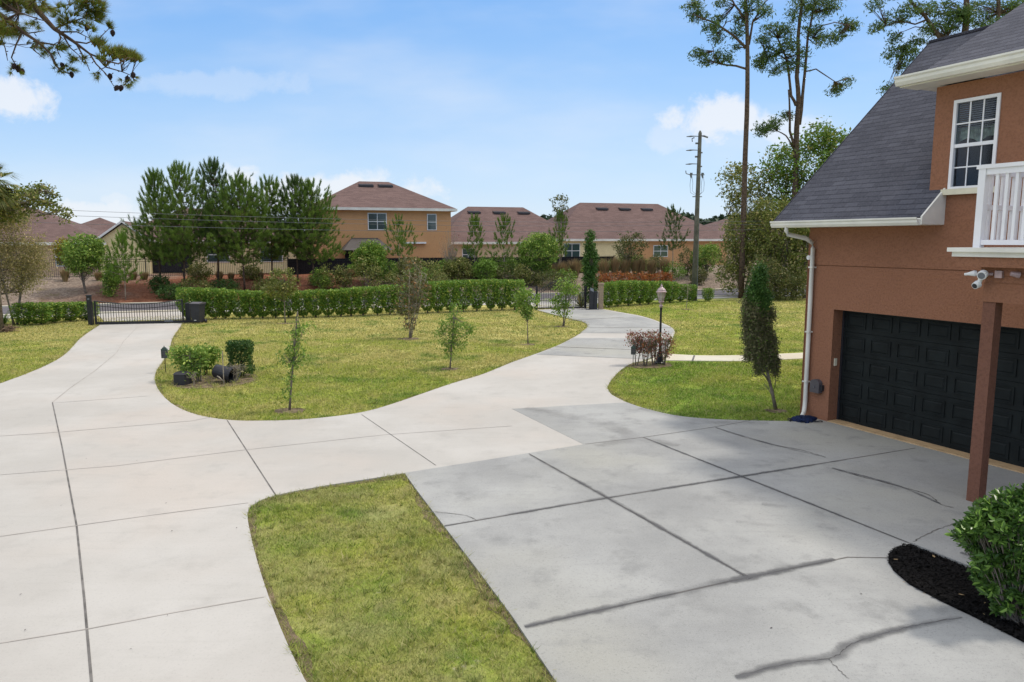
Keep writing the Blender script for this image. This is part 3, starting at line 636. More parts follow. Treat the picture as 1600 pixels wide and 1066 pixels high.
m = MB(); m.add([(1.255, eo, ez + .015), (1.255, rid_o, mz(rid_o) + .015), (1.255, rid_o, mz(rid_o) - .16), (1.255, eo, ez - .13), (1.275, eo, ez + .015), (1.275, rid_o, mz(rid_o) + .015), (1.275, rid_o, mz(rid_o) - .16), (1.275, eo, ez - .13)],
                [(0, 1, 2, 3), (4, 7, 6, 5), (0, 4, 5, 1), (3, 2, 6, 7), (0, 3, 7, 4), (1, 5, 6, 2)]); m.build('bargeboard', 'charcoal_shingles', roof, uv=lambda p: (p[0], p[2] * 1.5))
# ridge cap
m = MB(); m.tube([(1.26, rid_o, mz(rid_o) + .0), (-1.93, rid_o, mz(rid_o) + .0)], .055, 6); m.build('ridge_cap', 'charcoal_shingles', roof)
# rounded gutter profile
def gutter(s0, s1, o, z, parent, mat, h=.125, d=.13):
    prof = [(o, z), (o, z - h), (o + d * .55, z - h), (o + d * .8, z - h * .62), (o + d * .82, z - h * .3), (o + d, z - h * .12), (o + d, z + .012), (o + d - .012, z + .012), (o + d - .02, z - .02), (o + .01, z - .02)]
    m = MB(); m.extr(prof[::-1], s0, s1); return m.build('gutter', mat, parent)
gutter(-2.20, 1.25, eo, 4.285, house, 'gutter_white')
# upper roof over the balcony side
uslope = .56; ue, uz = .50, 6.80
up_ = roof_slab('upper_roof', -1.92, -13.4, [(ue, uz), (-4.5, uz + 5.0 * uslope), (-9.4, uz + .1 * uslope)], .09, 'charcoal_shingles', house)
m = MB(); m.box((-1.54, .05, 6.62), (-13.4, ue + .02, 6.64)); m.box((-1.54, -1.2, 6.64), (-1.92, ue + .02, 6.66))
m.build('soffit', 'gutter_white', up_)
# boxed end return of the upper eave
m = MB(); m.add([(-1.54, ue + .02, 6.66), (-1.54, -1.4, 6.66), (-1.92, -1.4, 6.66), (-1.92, ue + .02, 6.66), (-1.54, ue + .02, 6.78), (-1.54, -1.4, 6.78), (-1.92, -1.4, 6.90), (-1.92, ue + .02, 6.86)],
                [(0, 3, 2, 1), (4, 5, 6, 7), (0, 1, 5, 4), (2, 3, 7, 6), (3, 0, 4, 7), (1, 2, 6, 5)]); m.build('eave_return', 'charcoal_shingles', up_, uv=lambda p: (p[0], p[2] * 1.5))
gutter(-13.4, -1.52, ue + .021, 6.79, house, 'gutter_white', .15, .15)
# downspout
def rect_tube(mb, pts, a, b_):
    mb.tube(pts, a, 8)
m = MB(); m.tube([(.86, .64, 4.19), (.86, .64, 4.10), (.85, .60, 4.02), (.70, .22, 3.93), (.64, .09, 3.84), (.63, .07, 3.72), (.63, .07, 2.6), (.62, .07, .42), (.615, .08, .27), (.56, .16, .15), (.50, .26, .10), (.47, .30, .09)], .046, 12)
m.build('downspout', 'gutter_white', house, smooth=True)
for z in (3.3, 1.9, .8): m = MB(); m.box((.685, .0, z), (.575, .125, z + .03)); m.build('downspout_strap', 'gutter_white', house)
# hose box / meter on the pier
m = MB(); n_ = 10; prof = [(-.12, 0), (.12, 0), (.12, .20)] + [(.12 * math.cos(math.pi * k / n_), .20 + .09 * math.sin(math.pi * k / n_)) for k in range(1, n_)] + [(-.12, .20)]
V = [(.36 - a, .0, .62 + z) for a, z in prof] + [(.36 - a, .11, .62 + z) for a, z in prof]; n = len(prof)
m.add(V, [tuple(range(n)), tuple(reversed(range(n, 2 * n)))] + [(i, n + i, n + (i + 1) % n, (i + 1) % n) for i in range(n)])
mt = m.build('meter_box', 'grey_plastic', house)
m = MB(); m.tube([(.36, .11, .74), (.36, .125, .74)], .014, 8); m.build('lock', 'insulator', mt)
m = MB(); m.box((.24, .0, .68), (.19, .07, .80)); m.build('switch_box', 'black_plastic', mt)
m = MB(); m.tube([(.765, .0, 3.52), (.765, .05, 3.52)], .05, 14); m.tube([(.765, .05, 3.52), (.765, .058, 3.52)], .03, 12); m.build('wall_sensor', 'white_paint', house)
# upper window
wz0, wz1, ws0, ws1 = 4.79, 6.315, -2.285, -3.085
m = MB(); fw = .055
m.box((ws0, -.02, wz0), (ws0 - fw, .075, wz1)); m.box((ws1 + fw, -.02, wz0), (ws1, .075, wz1)); m.box((ws0 - fw, -.02, wz1 - fw), (ws1 + fw, .075, wz1)); m.box((ws0 - fw, -.02, wz0), (ws1 + fw, .075, wz0 + .04))
win = m.build('window', 'vinyl_white', house)
m = MB(); zc = 5.53
m.box((ws0 - fw, .0, zc - .03), (ws1 + fw, .06, zc + .03))
for k in (1, 2):
    sx_ = ws0 - fw + (ws1 - ws0 + 2 * fw) * k / 3; m.box((sx_ + .011, .022, zc + .03), (sx_ - .011, .045, wz1 - fw)); m.box((sx_ + .009, .002, wz0 + .04), (sx_ - .009, .02, zc - .03))
for z, a, q in ((5.905, .022, .047), (5.16, .000, .022)):
    m.box((ws0 - fw, a, z - .011), (ws1 + fw, q, z + .011))
m.build('muntin', 'vinyl_white', win)
m = MB(); m.box((ws0 - fw, .026, zc), (ws1 + fw, .030, wz1 - fw)); m.box((ws0 - fw, .006, wz0 + .04), (ws1 + fw, .010, zc)); m.build('pane', 'window_glass', win)
m = MB()
for k in range(13): z = 5.80 + k * .036; m.add([(ws0 - .02, -.045, z), (ws1 + .02, -.045, z), (ws1 + .02, -.075, z + .018), (ws0 - .02, -.075, z + .018)], [(0, 1, 2, 3)])
m.build('blind', 'blind_slat', win)
m = MB(); nn = 24; V = []
for k in range(nn + 1):
    s_ = ws0 + (ws1 - ws0) * k / nn; f = k / nn; dz = .09 * abs(math.sin(f * math.pi * 2)) ; o_ = -.09 - .012 * math.sin(k * 2.2)
    V += [(s_, o_, 5.84), (s_, o_ + .01, 5.57 + dz)]
m.add(V, [(2 * k, 2 * k + 2, 2 * k + 3, 2 * k + 1) for k in range(nn)]); m.build('valance', 'valance', win)
m = MB(); m.add([(ws0 + .1, -.6, wz0 - .2), (ws1 - .1, -.6, wz0 - .2), (ws1 - .1, -.6, wz1 + .2), (ws0 + .1, -.6, wz1 + .2)], [(0, 1, 2, 3)]); m.build('room', 'room_dark', win)
m = MB(); m.box((-2.20, .051, 4.69), (-3.17, .13, 4.79)); m.build('sill', 'cream_trim', win)
# balcony
m = MB(); m.box((-4.02, .013, 3.52), (-13, 2.32, 3.66)); bal = m.build('balcony_deck', 'brown_stucco', house)
m = MB(); m.box((-4.02, .014, 3.66), (-13, 2.30, 3.715)); m.box((-3.98, .014, 3.661), (-13, 2.36, 3.73)); m.box((-3.94, .014, 3.731), (-13, 2.42, 3.79)); m.build('balcony_trim', 'gutter_white', bal)
m = MB(); m.box((-4.33, 1.92, 3.02), (-13, 2.12, 3.30)); m.box((-4.36, 1.90, 3.301), (-13, 2.14, 3.40)); m.box((-4.33, .013, 3.02), (-4.53, 1.92, 3.28)) ; m.box((-4.30, .013, 3.401), (-13, 2.16, 3.519)); m.build('balcony_beam', 'brown_stucco', bal)
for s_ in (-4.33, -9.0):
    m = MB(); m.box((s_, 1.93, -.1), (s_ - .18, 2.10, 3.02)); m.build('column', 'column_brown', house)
# railing
m = MB(); rz0, rz1 = 3.79, 4.96; ro = 2.13
m.box((-4.13, ro - .10, rz0), (-4.23, ro, rz1 - .055)); m.box((-4.10, ro - .11, rz1 - .055), (-13, ro + .01, rz1)); m.box((-4.232, ro - .085, rz1 - .14), (-13, ro - .015, rz1 - .056)); m.box((-4.232, ro - .085, rz0 + .04), (-13, ro - .015, rz0 + .11))
for k in range(64): s_ = -4.36 - k * .135; m.box((s_, ro - .07, rz0 + .111), (s_ - .042, ro - .03, rz1 - .141))
m.build('railing', 'vinyl_white', house)
m = MB(); m.box((-4.14, .02, rz1 - .055), (-4.22, ro - .112, rz1 - .001)); m.box((-4.15, .02, rz1 - .14), (-4.21, ro - .112, rz1 - .056)); m.box((-4.15, .02, rz0 + .04), (-4.21, ro - .112, rz0 + .11)); m.box((-4.155, .02, 4.33), (-4.205, ro - .112, 4.40))
for k in range(14): o_ = .12 + k * .135; m.box((-4.16, o_, rz0 + .111), (-4.20, o_ + .042, rz1 - .141))
m.build('railing', 'vinyl_white', house)
# flood light with camera, under the balcony corner
fl = HW(0, 0)
m = MB(); m.box((-4.52, 2.13, 3.37), (-4.62, 2.20, 3.47)); m.tube([(-4.50, 2.20, 3.42), (-4.40, 2.22, 3.42)], .02, 8); fx = m.build('flood_light', 'copper_rose', house)
def head(c, dr, L, r0, r1, nm, mt, tipm=None):
    m = MB(); c = np.array(c); dr = np.array(dr) / np.linalg.norm(dr)
    m.tube([c, c + dr * L * .2, c + dr * L * .75, c + dr * L], [r0 * .7, r0, r1, r1 * .92], 14); o = m.build(nm, mt, fx, smooth=False)
    if tipm: m = MB(); m.tube([c + dr * (L + .001), c + dr * (L + .006)], r1 * .72, 14); m.build('lens', tipm, fx)
    return o
head((-4.30, 2.24, 3.43), (.9, .5, -.15), .16, .045, .020, 'lamp_head', 'white_paint')
head((-4.40, 2.24, 3.43), (-.15, .7, -.25), .10, .062, .066, 'lamp_head', 'white_paint', 'insulator')
head((-4.36, 2.24, 3.36), (.1, .35, -.9), .07, .03, .03, 'lamp_arm', 'white_paint')
head((-4.335, 2.24, 3.28), (.05, .9, -.35), .09, .056, .050, 'camera_head', 'white_paint', 'black_plastic')
m = MB(); m.tube([(-4.85, 2.19, 3.42), (-4.78, 2.27, 3.44)], [.045, .03], 10); m.build('spare_socket', 'copper_rose', fx)
# rumpled navy bag under the downspout
rg = np.random.default_rng(2); p0 = G(1256, 661)
m = MB(); nu, nv = 40, 16; V = []
for i in range(nu):
    for j in range(nv):
        a = 2 * math.pi * i / nu; ph = math.pi * .5 * j / (nv - 1); rr_ = 1 + .22 * math.sin(3 * a + 2 * ph) + .13 * math.sin(7 * a + 5 * ph)
        V.append((.24 * rr_ * math.cos(a) * math.cos(ph), .13 * rr_ * math.sin(a) * math.cos(ph), (.12 * math.sin(ph) + .03 * math.sin(9 * a + 4 * ph) * math.cos(ph)) * 1.0 + .01))
m.add(V, [(i * nv + j, ((i + 1) % nu) * nv + j, ((i + 1) % nu) * nv + j + 1, i * nv + j + 1) for i in range(nu) for j in range(nv - 1)])
bag = thing('cloth_bag', 'crumpled navy blue cloth bag lying under the white downspout', 'bag', (p0[0], p0[1], AZ))
m.build('bag_body', 'navy_cloth', bag, smooth=True)
m = MB(); m.tube([(-.26, 0, .03), (-.33, .02, .07), (-.36, -.02, .05), (-.30, -.05, .015)], .012, 6); m.build('strap', 'black_plastic', bag); m = MB(); m.tube([(.16, -.1, .02), (.3, -.12, .04), (.36, -.08, .02)], .014, 6); m.build('strap', 'black_plastic', bag)

# ------------------------------------------------------------------ foliage toolkit
def unit(n, rg):
    v = rg.normal(size=(n, 3)); return v / np.linalg.norm(v, axis=1, keepdims=True)
def leaves(mb, C, size, rg, mi=0, aspect=.5, up=.0, fold=False, out=None):
    """one rhombic leaf per centre in C"""
    n = len(C)
    if n == 0: return
    t = unit(n, rg); t[:, 2] += up
    if out is not None: t = t * .55 + out
    t /= np.linalg.norm(t, axis=1, keepdims=True); q = np.cross(t, unit(n, rg)); q /= np.linalg.norm(q, axis=1, keepdims=True) + 1e-6
    L = (size * rg.uniform(.5, 1.4, n))[:, None]; Wd = L * aspect * .5
    if fold:
        nn = np.cross(t, q); base = C - t * L * .5; tip = C + t * L * .5 - nn * L * .12; mid = C + nn * 0
        for sgn in (-1, 1):
            e1 = C - t * L * .22 + q * sgn * Wd * .8 + nn * L * .07; e2 = C + t * L * .18 + q * sgn * Wd * .85 + nn * L * .05
            mb.quads(np.stack([base, e1, e2, tip], 1), mi)
    else: mb.quads(np.stack([C - t * L * .5, C + q * Wd, C + t * L * .5, C - q * Wd], 1), mi)
def needles(mb, C, D, L, k, rg, mi=0, wd=.02, spread=.8):
    """k needles per tuft centre C heading D"""
    n = len(C); C = np.repeat(C, k, 0); D = np.repeat(D, k, 0); t = D + unit(n * k, rg) * spread; t /= np.linalg.norm(t, axis=1, keepdims=True)
    q = np.cross(t, unit(n * k, rg)); q /= np.linalg.norm(q, axis=1, keepdims=True) + 1e-6; LL = (L * rg.uniform(.6, 1.2, n * k))[:, None]
    mb.quads(np.stack([C - q * wd * .5, C + q * wd * .5, C + t * LL], 1), mi)
def bez(a, b, c, n): return [(1 - t) ** 2 * a + 2 * t * (1 - t) * b + t * t * c for t in np.linspace(0, 1, n)]
def inell(n, e, rg, shell=.35):
    c, r = np.array(e[:3], float), np.array(e[3:6], float); v = unit(n, rg) * (rg.uniform(shell, 1, n) ** .45)[:, None]
    return c + v * r
def tree(name, loc, label, cat, rg, ells, trunk_h, trunk_r, leaf, size, ntw, per, bark='bark_grey', leafm='shrub_green', stems=1, spread=.16, lean=(0, 0), aspect=.5, group=None, twig_r=.006, rz=0, leaf2=None, fold=False, nbranch=None, flat=0.0, crown_name='crown'):
    """ells: crown lobes (x,y,z,rx,ry,rz) relative to the base; leaves gather in clumps on twigs inside the lobes"""
    root = thing(name, label, cat, loc, rz, group)
    tb = MB(); lb = MB(); lean = np.array([lean[0], lean[1], 0.])
    tops = []
    for k in range(stems):
        a = rg.uniform(0, 6.28); b0 = np.array([math.cos(a), math.sin(a), 0]) * trunk_r * (1.2 if stems > 1 else 0)
        tp = np.array([0, 0, trunk_h]) + lean + np.array([math.cos(a), math.sin(a), 0]) * (trunk_h * .22 if stems > 1 else trunk_h * .03)
        md = (b0 + tp) / 2 + rg.normal(0, .05, 3) * trunk_h * .5; pts = bez(b0 - np.array([0, 0, .05]), md, tp, 7); rad = np.linspace(trunk_r, trunk_r * .45, 7) * (1 if stems == 1 else .75); rad[0] *= 1.25
        tb.tube(pts, list(rad), 7); tops.append(pts)
    vol = np.array([e[3] * e[4] * e[5] for e in ells]) ** .55; vol /= vol.sum()
    centres = []
    for e, vv in zip(ells, vol):
        n = max(3, int(ntw * vv)); centres.append(inell(n, e, rg))
    CC = np.concatenate(centres); nb = nbranch if nbranch is not None else min(60, len(CC))
    for i in rg.permutation(len(CC))[:nb]:
        p = CC[i]; st = tops[rg.integers(len(tops))]; f = st[min(6, max(2, int(2 + 5 * rg.uniform(.2, 1))))] if p[2] > trunk_h * .6 else st[3]
        md = (f + p) / 2 + np.array([0, 0, -.10 * np.linalg.norm(p - f)]) + rg.normal(0, .04, 3); L = np.linalg.norm(p - f)
        tb.tube(bez(f, md, p, 5), list(np.linspace(max(twig_r, trunk_r * .25 * min(1, L)), twig_r * .45, 5)), 4, cap=False)
    per_ = rg.poisson(per, len(CC)); rep = np.repeat(CC, per_, 0); off = rg.normal(0, spread, (len(rep), 3)); off[:, 2] *= .8 - flat
    P = rep + off; P = P[P[:, 2] > .02]
    if leaf2:
        k = rg.uniform(0, 1, len(P)) < .3; leaves(lb, P[k], size, rg, 1, aspect, fold=fold); leaves(lb, P[~k], size, rg, 0, aspect, fold=fold)
    else: leaves(lb, P, size, rg, 0, aspect, fold=fold)
    tb.build('trunk', bark, root); lb.build(crown_name, [leafm] + ([leaf2] if leaf2 else []), root)
    return root
def young_pine(loc, label, H, wd, rg, c0=.28, mat='pine_green', group=None, dens=1.0, tuft=.24, name='young_pine_tree', sparse=0.0, tr=.055):
    root = thing(name, label, 'pine tree', loc, 0, group); tb = MB(); lb = MB()
    bend = rg.normal(0, .12, 2); tp = lambda z: np.array([bend[0] * math.sin(z / H * 2.5), bend[1] * math.sin(z / H * 2.0), z])
    tb.tube([tp(z) - (np.array([0, 0, .1]) if z == 0 else 0) for z in np.linspace(0, H, 9)], list(np.linspace(tr * H / 6, .012, 9)), 7)
    TC = []; TD = []
    nw = max(5, int(H * (1 - c0) / .36)); ph = rg.uniform(0, 6)
    for k in range(nw):
        f = k / (nw - 1); z = H * (c0 + (1 - c0) * f * .96)
        reach = wd * 1.25 * (min(1.0, .70 + f * 1.5) if f < .22 else ((1 - f) / .78) ** .80) * rg.uniform(.72, 1.15) + .14
        for j in range(rg.integers(4, 7)):
            if rg.uniform() < sparse: continue
            a = ph + j * 1.17 + k * .7 + rg.normal(0, .25); rise = .18 + .55 * f; L = reach * rg.uniform(.6, 1.12)
            d_ = np.array([math.cos(a), math.sin(a), rise * .4]); e = tp(z) + np.array([math.cos(a) * L, math.sin(a) * L, rise * L * 1.1]); mpt = tp(z) + np.array([math.cos(a), math.sin(a), -.02]) * L * .55
            br = bez(tp(z), mpt, e, 6); tb.tube(br, list(np.linspace(.020, .006, 6) * (H / 6)), 4, cap=False)
            nt = max(3, int(L * 7.5 * dens))
            for q in range(nt):
                t = rg.uniform(.25, 1); i = min(4, int(t * 5)); pb = br[i] * (1 - (t * 5 - i)) + br[i + 1] * (t * 5 - i); sd = rg.normal(0, .16 + .10 * L, 3) * np.array([1, 1, .5])
                c_ = pb + sd; TC.append(c_); TD.append(d_ * .55 + np.array([0, 0, .75]) + sd * .5)
                if q % 2 == 0: tb.tube([pb, c_], [.007, .004], 3, cap=False)
            for q in range(2 if f < .4 else 4): TC.append(e + np.array([d_[0] * .04, d_[1] * .04, .12]) * q); TD.append(np.array([d_[0] * .2, d_[1] * .2, 1.3]))
    for k in range(8): TC.append(tp(H * (.90 + .013 * k))); TD.append(np.array([0, 0, 1.6]))
    TC = np.array(TC); TD = np.array(TD); needles(lb, TC, TD, tuft, 22, rg, 0, .026, .62)
    # candle like shoots: second layer stacked on the tuft axis
    needles(lb, TC + TD * .13, TD, tuft * .8, 12, rg, 0, .024, .5)
    tb.build('trunk', 'bark_pale' if H < 6 else 'bark_pine', root); lb.build('crown', mat, root); return root

# ------------------------------------------------------------------ hedge
GROUP_H = 'shrubs of the long clipped hedge'
hrg = np.random.default_rng(21)
def hedge_proto(k, h=1.50, hw=.46, dp=.42, z0=.42, n=3000, mat='hedge_green', size=.095, dens=1):
    rg = np.random.default_rng(100 + k); root = thing('hedge_shrub', '', 'shrub', (0, 0, 0), 0, GROUP_H); tb = MB(); lb = MB()
    for j in range(5):
        a = rg.uniform(0, 6.28); e = np.array([math.cos(a) * hw * .8, math.sin(a) * dp * .6, h * rg.uniform(.7, .95)]); tb.tube(bez(np.array([math.cos(a) * .03, math.sin(a) * .03, -.03]), np.array([math.cos(a) * .08, math.sin(a) * .08, h * .4]), e, 6), list(np.linspace(.02, .006, 6)), 4)
    # V shaped lower body opening to a flat clipped top
    P = rg.uniform([-1, -1, 0], [1, 1, 1], (n * 3, 3)); wz = np.clip(.22 + P[:, 2] * 1.75, 0, 1); keep = (np.maximum(np.abs(P[:, 0]), np.abs(P[:, 1])) > .45) | (P[:, 2] > .8) | (rg.uniform(0, 1, len(P)) < .35)
    P = P[keep][:n]; wz = np.clip(.36 + P[:, 2] * (2.2 + .5 * np.sin(k * 2.1)), 0, 1)
    nz_ = np.sin(P[:, 0] * 5 + k) * np.sin(P[:, 2] * 7 + k * 2) * .05
    X = np.column_stack([P[:, 0] * hw * wz * (1 + nz_), P[:, 1] * dp * wz * (1 + nz_), .14 + P[:, 2] * (h - .16) + rg.normal(0, .018, len(P))])
    gap = (P[:, 2] < .34) & (rg.uniform(0, 1, len(P)) < .25); X = X[~gap]; leaves(lb, X, size, rg, 0, .55)
    tb.build('stem', 'bark_grey', root); lb.build('foliage', [mat], root); return root
protos = [hedge_proto(k) for k in range(7)]; used = [False] * 7
def put_hedge(u, v, htop_px, label, group, dens=1, wide=1.0):
    k = hrg.integers(7); p = G(u + hrg.uniform(-3, 3), v); y = p[1]; h = (v - htop_px) / (v - HZ) * CAMH; s = (wide * hrg.uniform(.92, 1.22), wide * hrg.uniform(.95, 1.15), h / 1.50 * hrg.uniform(.985, 1.02))
    if not used[k]: o = protos[k]; used[k] = True; o.location = p; o.rotation_euler = (0, 0, hrg.choice([0, math.pi]) + .25); o.scale = s; o['label'] = label; o['group'] = group
    else: o = dup(protos[k], tuple(p), hrg.choice([0, math.pi]) + .25, label, s, group)
    return o
curve = [(296, 500, 449), (340, 499, 451), (400, 498, 454), (460, 497, 454), (520, 495.5, 451), (580, 493.5, 447), (640, 491, 443), (700, 488.5, 438.5), (760, 486, 436.5), (812, 484.5, 437)]
cx_ = np.array([c[0] for c in curve]); u = 296.0
while u < 812:
    put_hedge(u, np.interp(u, cx_, [c[1] for c in curve]), np.interp(u, cx_, [c[2] for c in curve]), 'shrub in the long clipped green hedge between the two gates', GROUP_H); u += 19.5
for u, v in ((40, 508.5), (64, 508), (85, 505), (110, 503), (132, 501)): put_hedge(u, v, 472, 'loosely clipped hedge shrub on the lawn left of the sliding gate', 'hedge shrubs left of the sliding gate')
for u, v, t_ in ((950, 481, 440), (966, 479.5, 438), (982, 478, 438), (998, 477, 438.5), (1014, 476, 439), (1031, 474.5, 439), (1048, 473.5, 440)): put_hedge(u, v, t_, 'clipped hedge shrub behind the lawn right of the stone pillar', 'hedge shrubs right of the arched gate')
for u, v in ((1064, 472), (1079, 471.5)): put_hedge(u, v, 444, 'clipped hedge shrub at the foot of the utility pole', 'hedge shrubs by the utility pole', wide=.8)
put_hedge(1105, 471.5, 450, 'small lone clipped shrub right of the utility pole', 'lone shrub by the pole', wide=.7)

# ------------------------------------------------------------------ gates, pillar, bins, signs, lamp
def P2(u, v): return np.array(G(u, v))
a, c = P2(150, 508.5), P2(287, 505.5); L = float(np.linalg.norm((c - a)[:2])); rz = math.atan2(c[1] - a[1], c[0] - a[0])
gate = thing('sliding_gate', 'black metal sliding gate with sagging top rail across the left drive', 'gate', tuple(a), rz)
H1 = 1.12
def topz(t): return H1 - .17 * math.sin(math.pi * t)
m = MB(); N = 34
for i in range(N + 1): x = L * i / N; m.box((x - .011, -.011, .10), (x + .011, .011, topz(i / N)))
m.build('picket', 'black_metal', gate)
m = MB(); m.box((0, -.035, .03), (L + .9, .035, .15)); m.tube([(L * i / 16, 0, topz(i / 16)) for i in range(17)], .024, 4); m.tube([(L * i / 16, 0, topz(i / 16) - .20) for i in range(17)], .018, 4); m.box((-.03, -.03, .03), (.06, .03, H1)); m.box((L - .05, -.03, .03), (L + .02, .03, H1)); m.build('gate_frame', 'black_metal', gate)
m = MB(); m.box((-.30, -.08, 0), (-.12, .08, 1.36)); m.box((-.32, -.10, 1.36), (-.10, .10, 1.40)); m.box((-.10, -.03, 0), (-.07, .03, 1.1)); m.build('post', 'black_metal', gate)
m = MB(); m.tube([(-.21, -.10, 1.22), (-.21, -.085, 1.22)], .045, 12); m.build('gate_sensor', 'insulator', gate)
m = MB(); m.box((L + .06, .25, 0), (L + .26, .50, .90)); m.box((L + .05, .24, .90), (L + .27, .51, .93)); m.build('gate_motor', 'black_plastic', gate)
m = MB(); m.box((L * .78, -.045, .11), (L * .88, -.036, .17)); m.build('rail_plate', 'insulator', gate)
def wheelie(loc, rz, label):
    t = thing('wheeled_bin', label, 'bin', loc, rz)
    m = MB(); b0, b1, h = .19, .235, .93
    m.add([(-b0, -b0, .08), (b0, -b0, .08), (b0, b0 * 1.1, .08), (-b0, b0 * 1.1, .08), (-b1, -b1, h), (b1, -b1, h), (b1, b1 * 1.2, h), (-b1, b1 * 1.2, h)], [(0, 3, 2, 1), (4, 5, 6, 7), (0, 1, 5, 4), (1, 2, 6, 5), (2, 3, 7, 6), (3, 0, 4, 7)])
    m.box((-b1 - .015, -b1 - .015, h - .06), (b1 + .015, b1 * 1.2 + .015, h - .002)); m.box((-.16, -b1 + .02, .42), (.16, -b0 - .035, .44)); m.box((-b0 + .02, -b0 - .012, .10), (-.18, -b0, h - .08)); m.box((.18, -b0 - .012, .10), (b0 - .02, -b0, h - .08))
    m.build('bin_body', 'black_plastic', t)
    m = MB(); m.extr([(-b1 - .03, h), (b1 * 1.2 + .04, h), (b1 * 1.2 + .04, h + .05), (.05, h + .085), (-b1 - .03, h + .03)], -b1 - .02, b1 + .02); m.build('lid', 'grey_plastic', t)
    for s_ in (-1, 1):
        m = MB(); m.tube([(s_ * .24, .2, .10), (s_ * .29, .2, .10)], .10, 14); m.build('wheel', 'black_plastic', t)
    m = MB(); m.tube([(-.22, b1 * 1.2 + .06, h - .03), (.22, b1 * 1.2 + .06, h - .03)], .018, 6); m.build('handle', 'black_plastic', t)
    m = MB(); m.box((-.05, -.262, .16), (.06, -.256, .19)); m.build('sticker', 'white_paint', t)
    return t
wheelie(tuple(P2(310, 505.5)), R(-8), 'upright black wheeled bin standing against the hedge end by the sliding gate')
# arched double gate
a, c = P2(840, 484), P2(913, 483); L = float(np.linalg.norm((c - a)[:2])); rz = math.atan2(c[1] - a[1], c[0] - a[0])
g2 = thing('arched_gate', 'black double gate with arched pickets closing the far drive', 'gate', tuple(a), rz)
def az(t): return 1.12 + .58 * math.sin(math.pi * t) ** 1.3
for leaf_ in (0, 1):
    m = MB(); x0 = leaf_ * L / 2 + .02; x1 = x0 + L / 2 - .04; n = 13
    for i in range(n + 1):
        x = x0 + (x1 - x0) * i / n; z = az(x / L); m.box((x - .011, -.011, .06), (x + .011, .011, z)); m.tube([(x, 0, z), (x, 0, z + .07)], [.02, .002], 5)
    m.box((x0, -.02, .05), (x1, .02, .12)); m.box((x0 + .001, -.016, .50), (x1 - .001, .016, .53)); m.tube([(x0 + (x1 - x0) * i / 8, 0, az((x0 + (x1 - x0) * i / 8) / L) - .06) for i in range(9)], .018, 4); m.tube([(x0 + (x1 - x0) * i / 8, 0, az((x0 + (x1 - x0) * i / 8) / L) - .24) for i in range(9)], .016, 4)
    m.build('gate_leaf', 'black_metal', g2)
for x in (-.06, L + .06): m = MB(); m.box((x - .05, -.05, 0), (x + .05, .05, 1.3)); m.build('post', 'black_metal', g2)
p = P2(926, 484.5); t = thing('gate_opener', 'pair of black gate opener cabinets left of the stone pillar', 'gate opener', tuple(p), .2)
m = MB(); m.box((-.18, -.12, .02), (.02, .12, 1.18)); m.box((.05, -.10, .02), (.24, .12, 1.05)); m.box((-.36, -.2, 0), (.30, .2, .06)); m.build('cabinet', 'black_plastic', t)
m = MB(); m.add([(-.20, -.16, 1.10), (.0, -.16, 1.02), (.0, -.12, 1.20), (-.2, -.12, 1.28)], [(0, 1, 2, 3)]); m.build('solar_panel', 'insulator', t)
p = P2(938.5, 484); t = thing('stone_pillar', 'weathered tan stone gate pillar at the start of the right hedge', 'pillar', tuple(p)); m = MB(); m.box((-.13, -.15, 0), (.13, .15, 1.42)); m.build('shaft', 'pillar_stone', t); m = MB(); m.box((-.16, -.18, 1.42), (.16, .18, 1.50)); m.build('capstone', 'pillar_stone', t)
p = P2(947.5, 480); m = MB(); m.tube([(0, 0, -.02), (0, 0, 1.0)], .022, 6); m.tube([(0, 0, 1.0), (0, 0, 1.03)], .03, 6); o = m.build('marker_stake', 'white_paint'); o.location = p; tag(o, 'thin white marker stake in front of the right hedge', 'stake')
# lamp post
p = P2(1030.5, 569); lamp = thing('lamp_post', 'tall black lamp post with rose coloured lantern beside the red shrubs', 'lamp post', tuple(p))
m = MB(); m.lathe([(.15, 0), (.15, .06), (.125, .08), (.11, .22), (.075, .36), (.055, .40), (.045, .44), (.037, .50), (.034, 1.72), (.045, 1.74), (.045, 1.78), (.03, 1.80)], 14); m.build('post', 'black_metal', lamp, smooth=False)
m = MB(); m.lathe([(.03, 1.80), (.06, 1.82), (.06, 1.86), (.035, 1.88), (.035, 1.93), (.075, 1.95), (.085, 1.99), (.07, 2.01)], 14); m.build('lamp_neck', 'copper_rose', lamp)
m = MB(); m.lathe([(.07, 2.012), (.095, 2.10), (.135, 2.26)], 8); m.build('lamp_glass', 'lamp_glass', lamp)
m = MB()
for k in range(8):
    q = 2 * math.pi * k / 8; m.tube([(.074 * math.cos(q), .074 * math.sin(q), 2.01), (.141 * math.cos(q), .141 * math.sin(q), 2.262)], .006, 4)
m.lathe([(.155, 2.262), (.165, 2.28), (.165, 2.30), (.14, 2.315), (.125, 2.36), (.09, 2.40), (.06, 2.42), (.04, 2.44), (.03, 2.46), (.036, 2.48), (.012, 2.52), (.003, 2.56)], 14); m.build('lantern_cap', 'copper_rose', lamp)
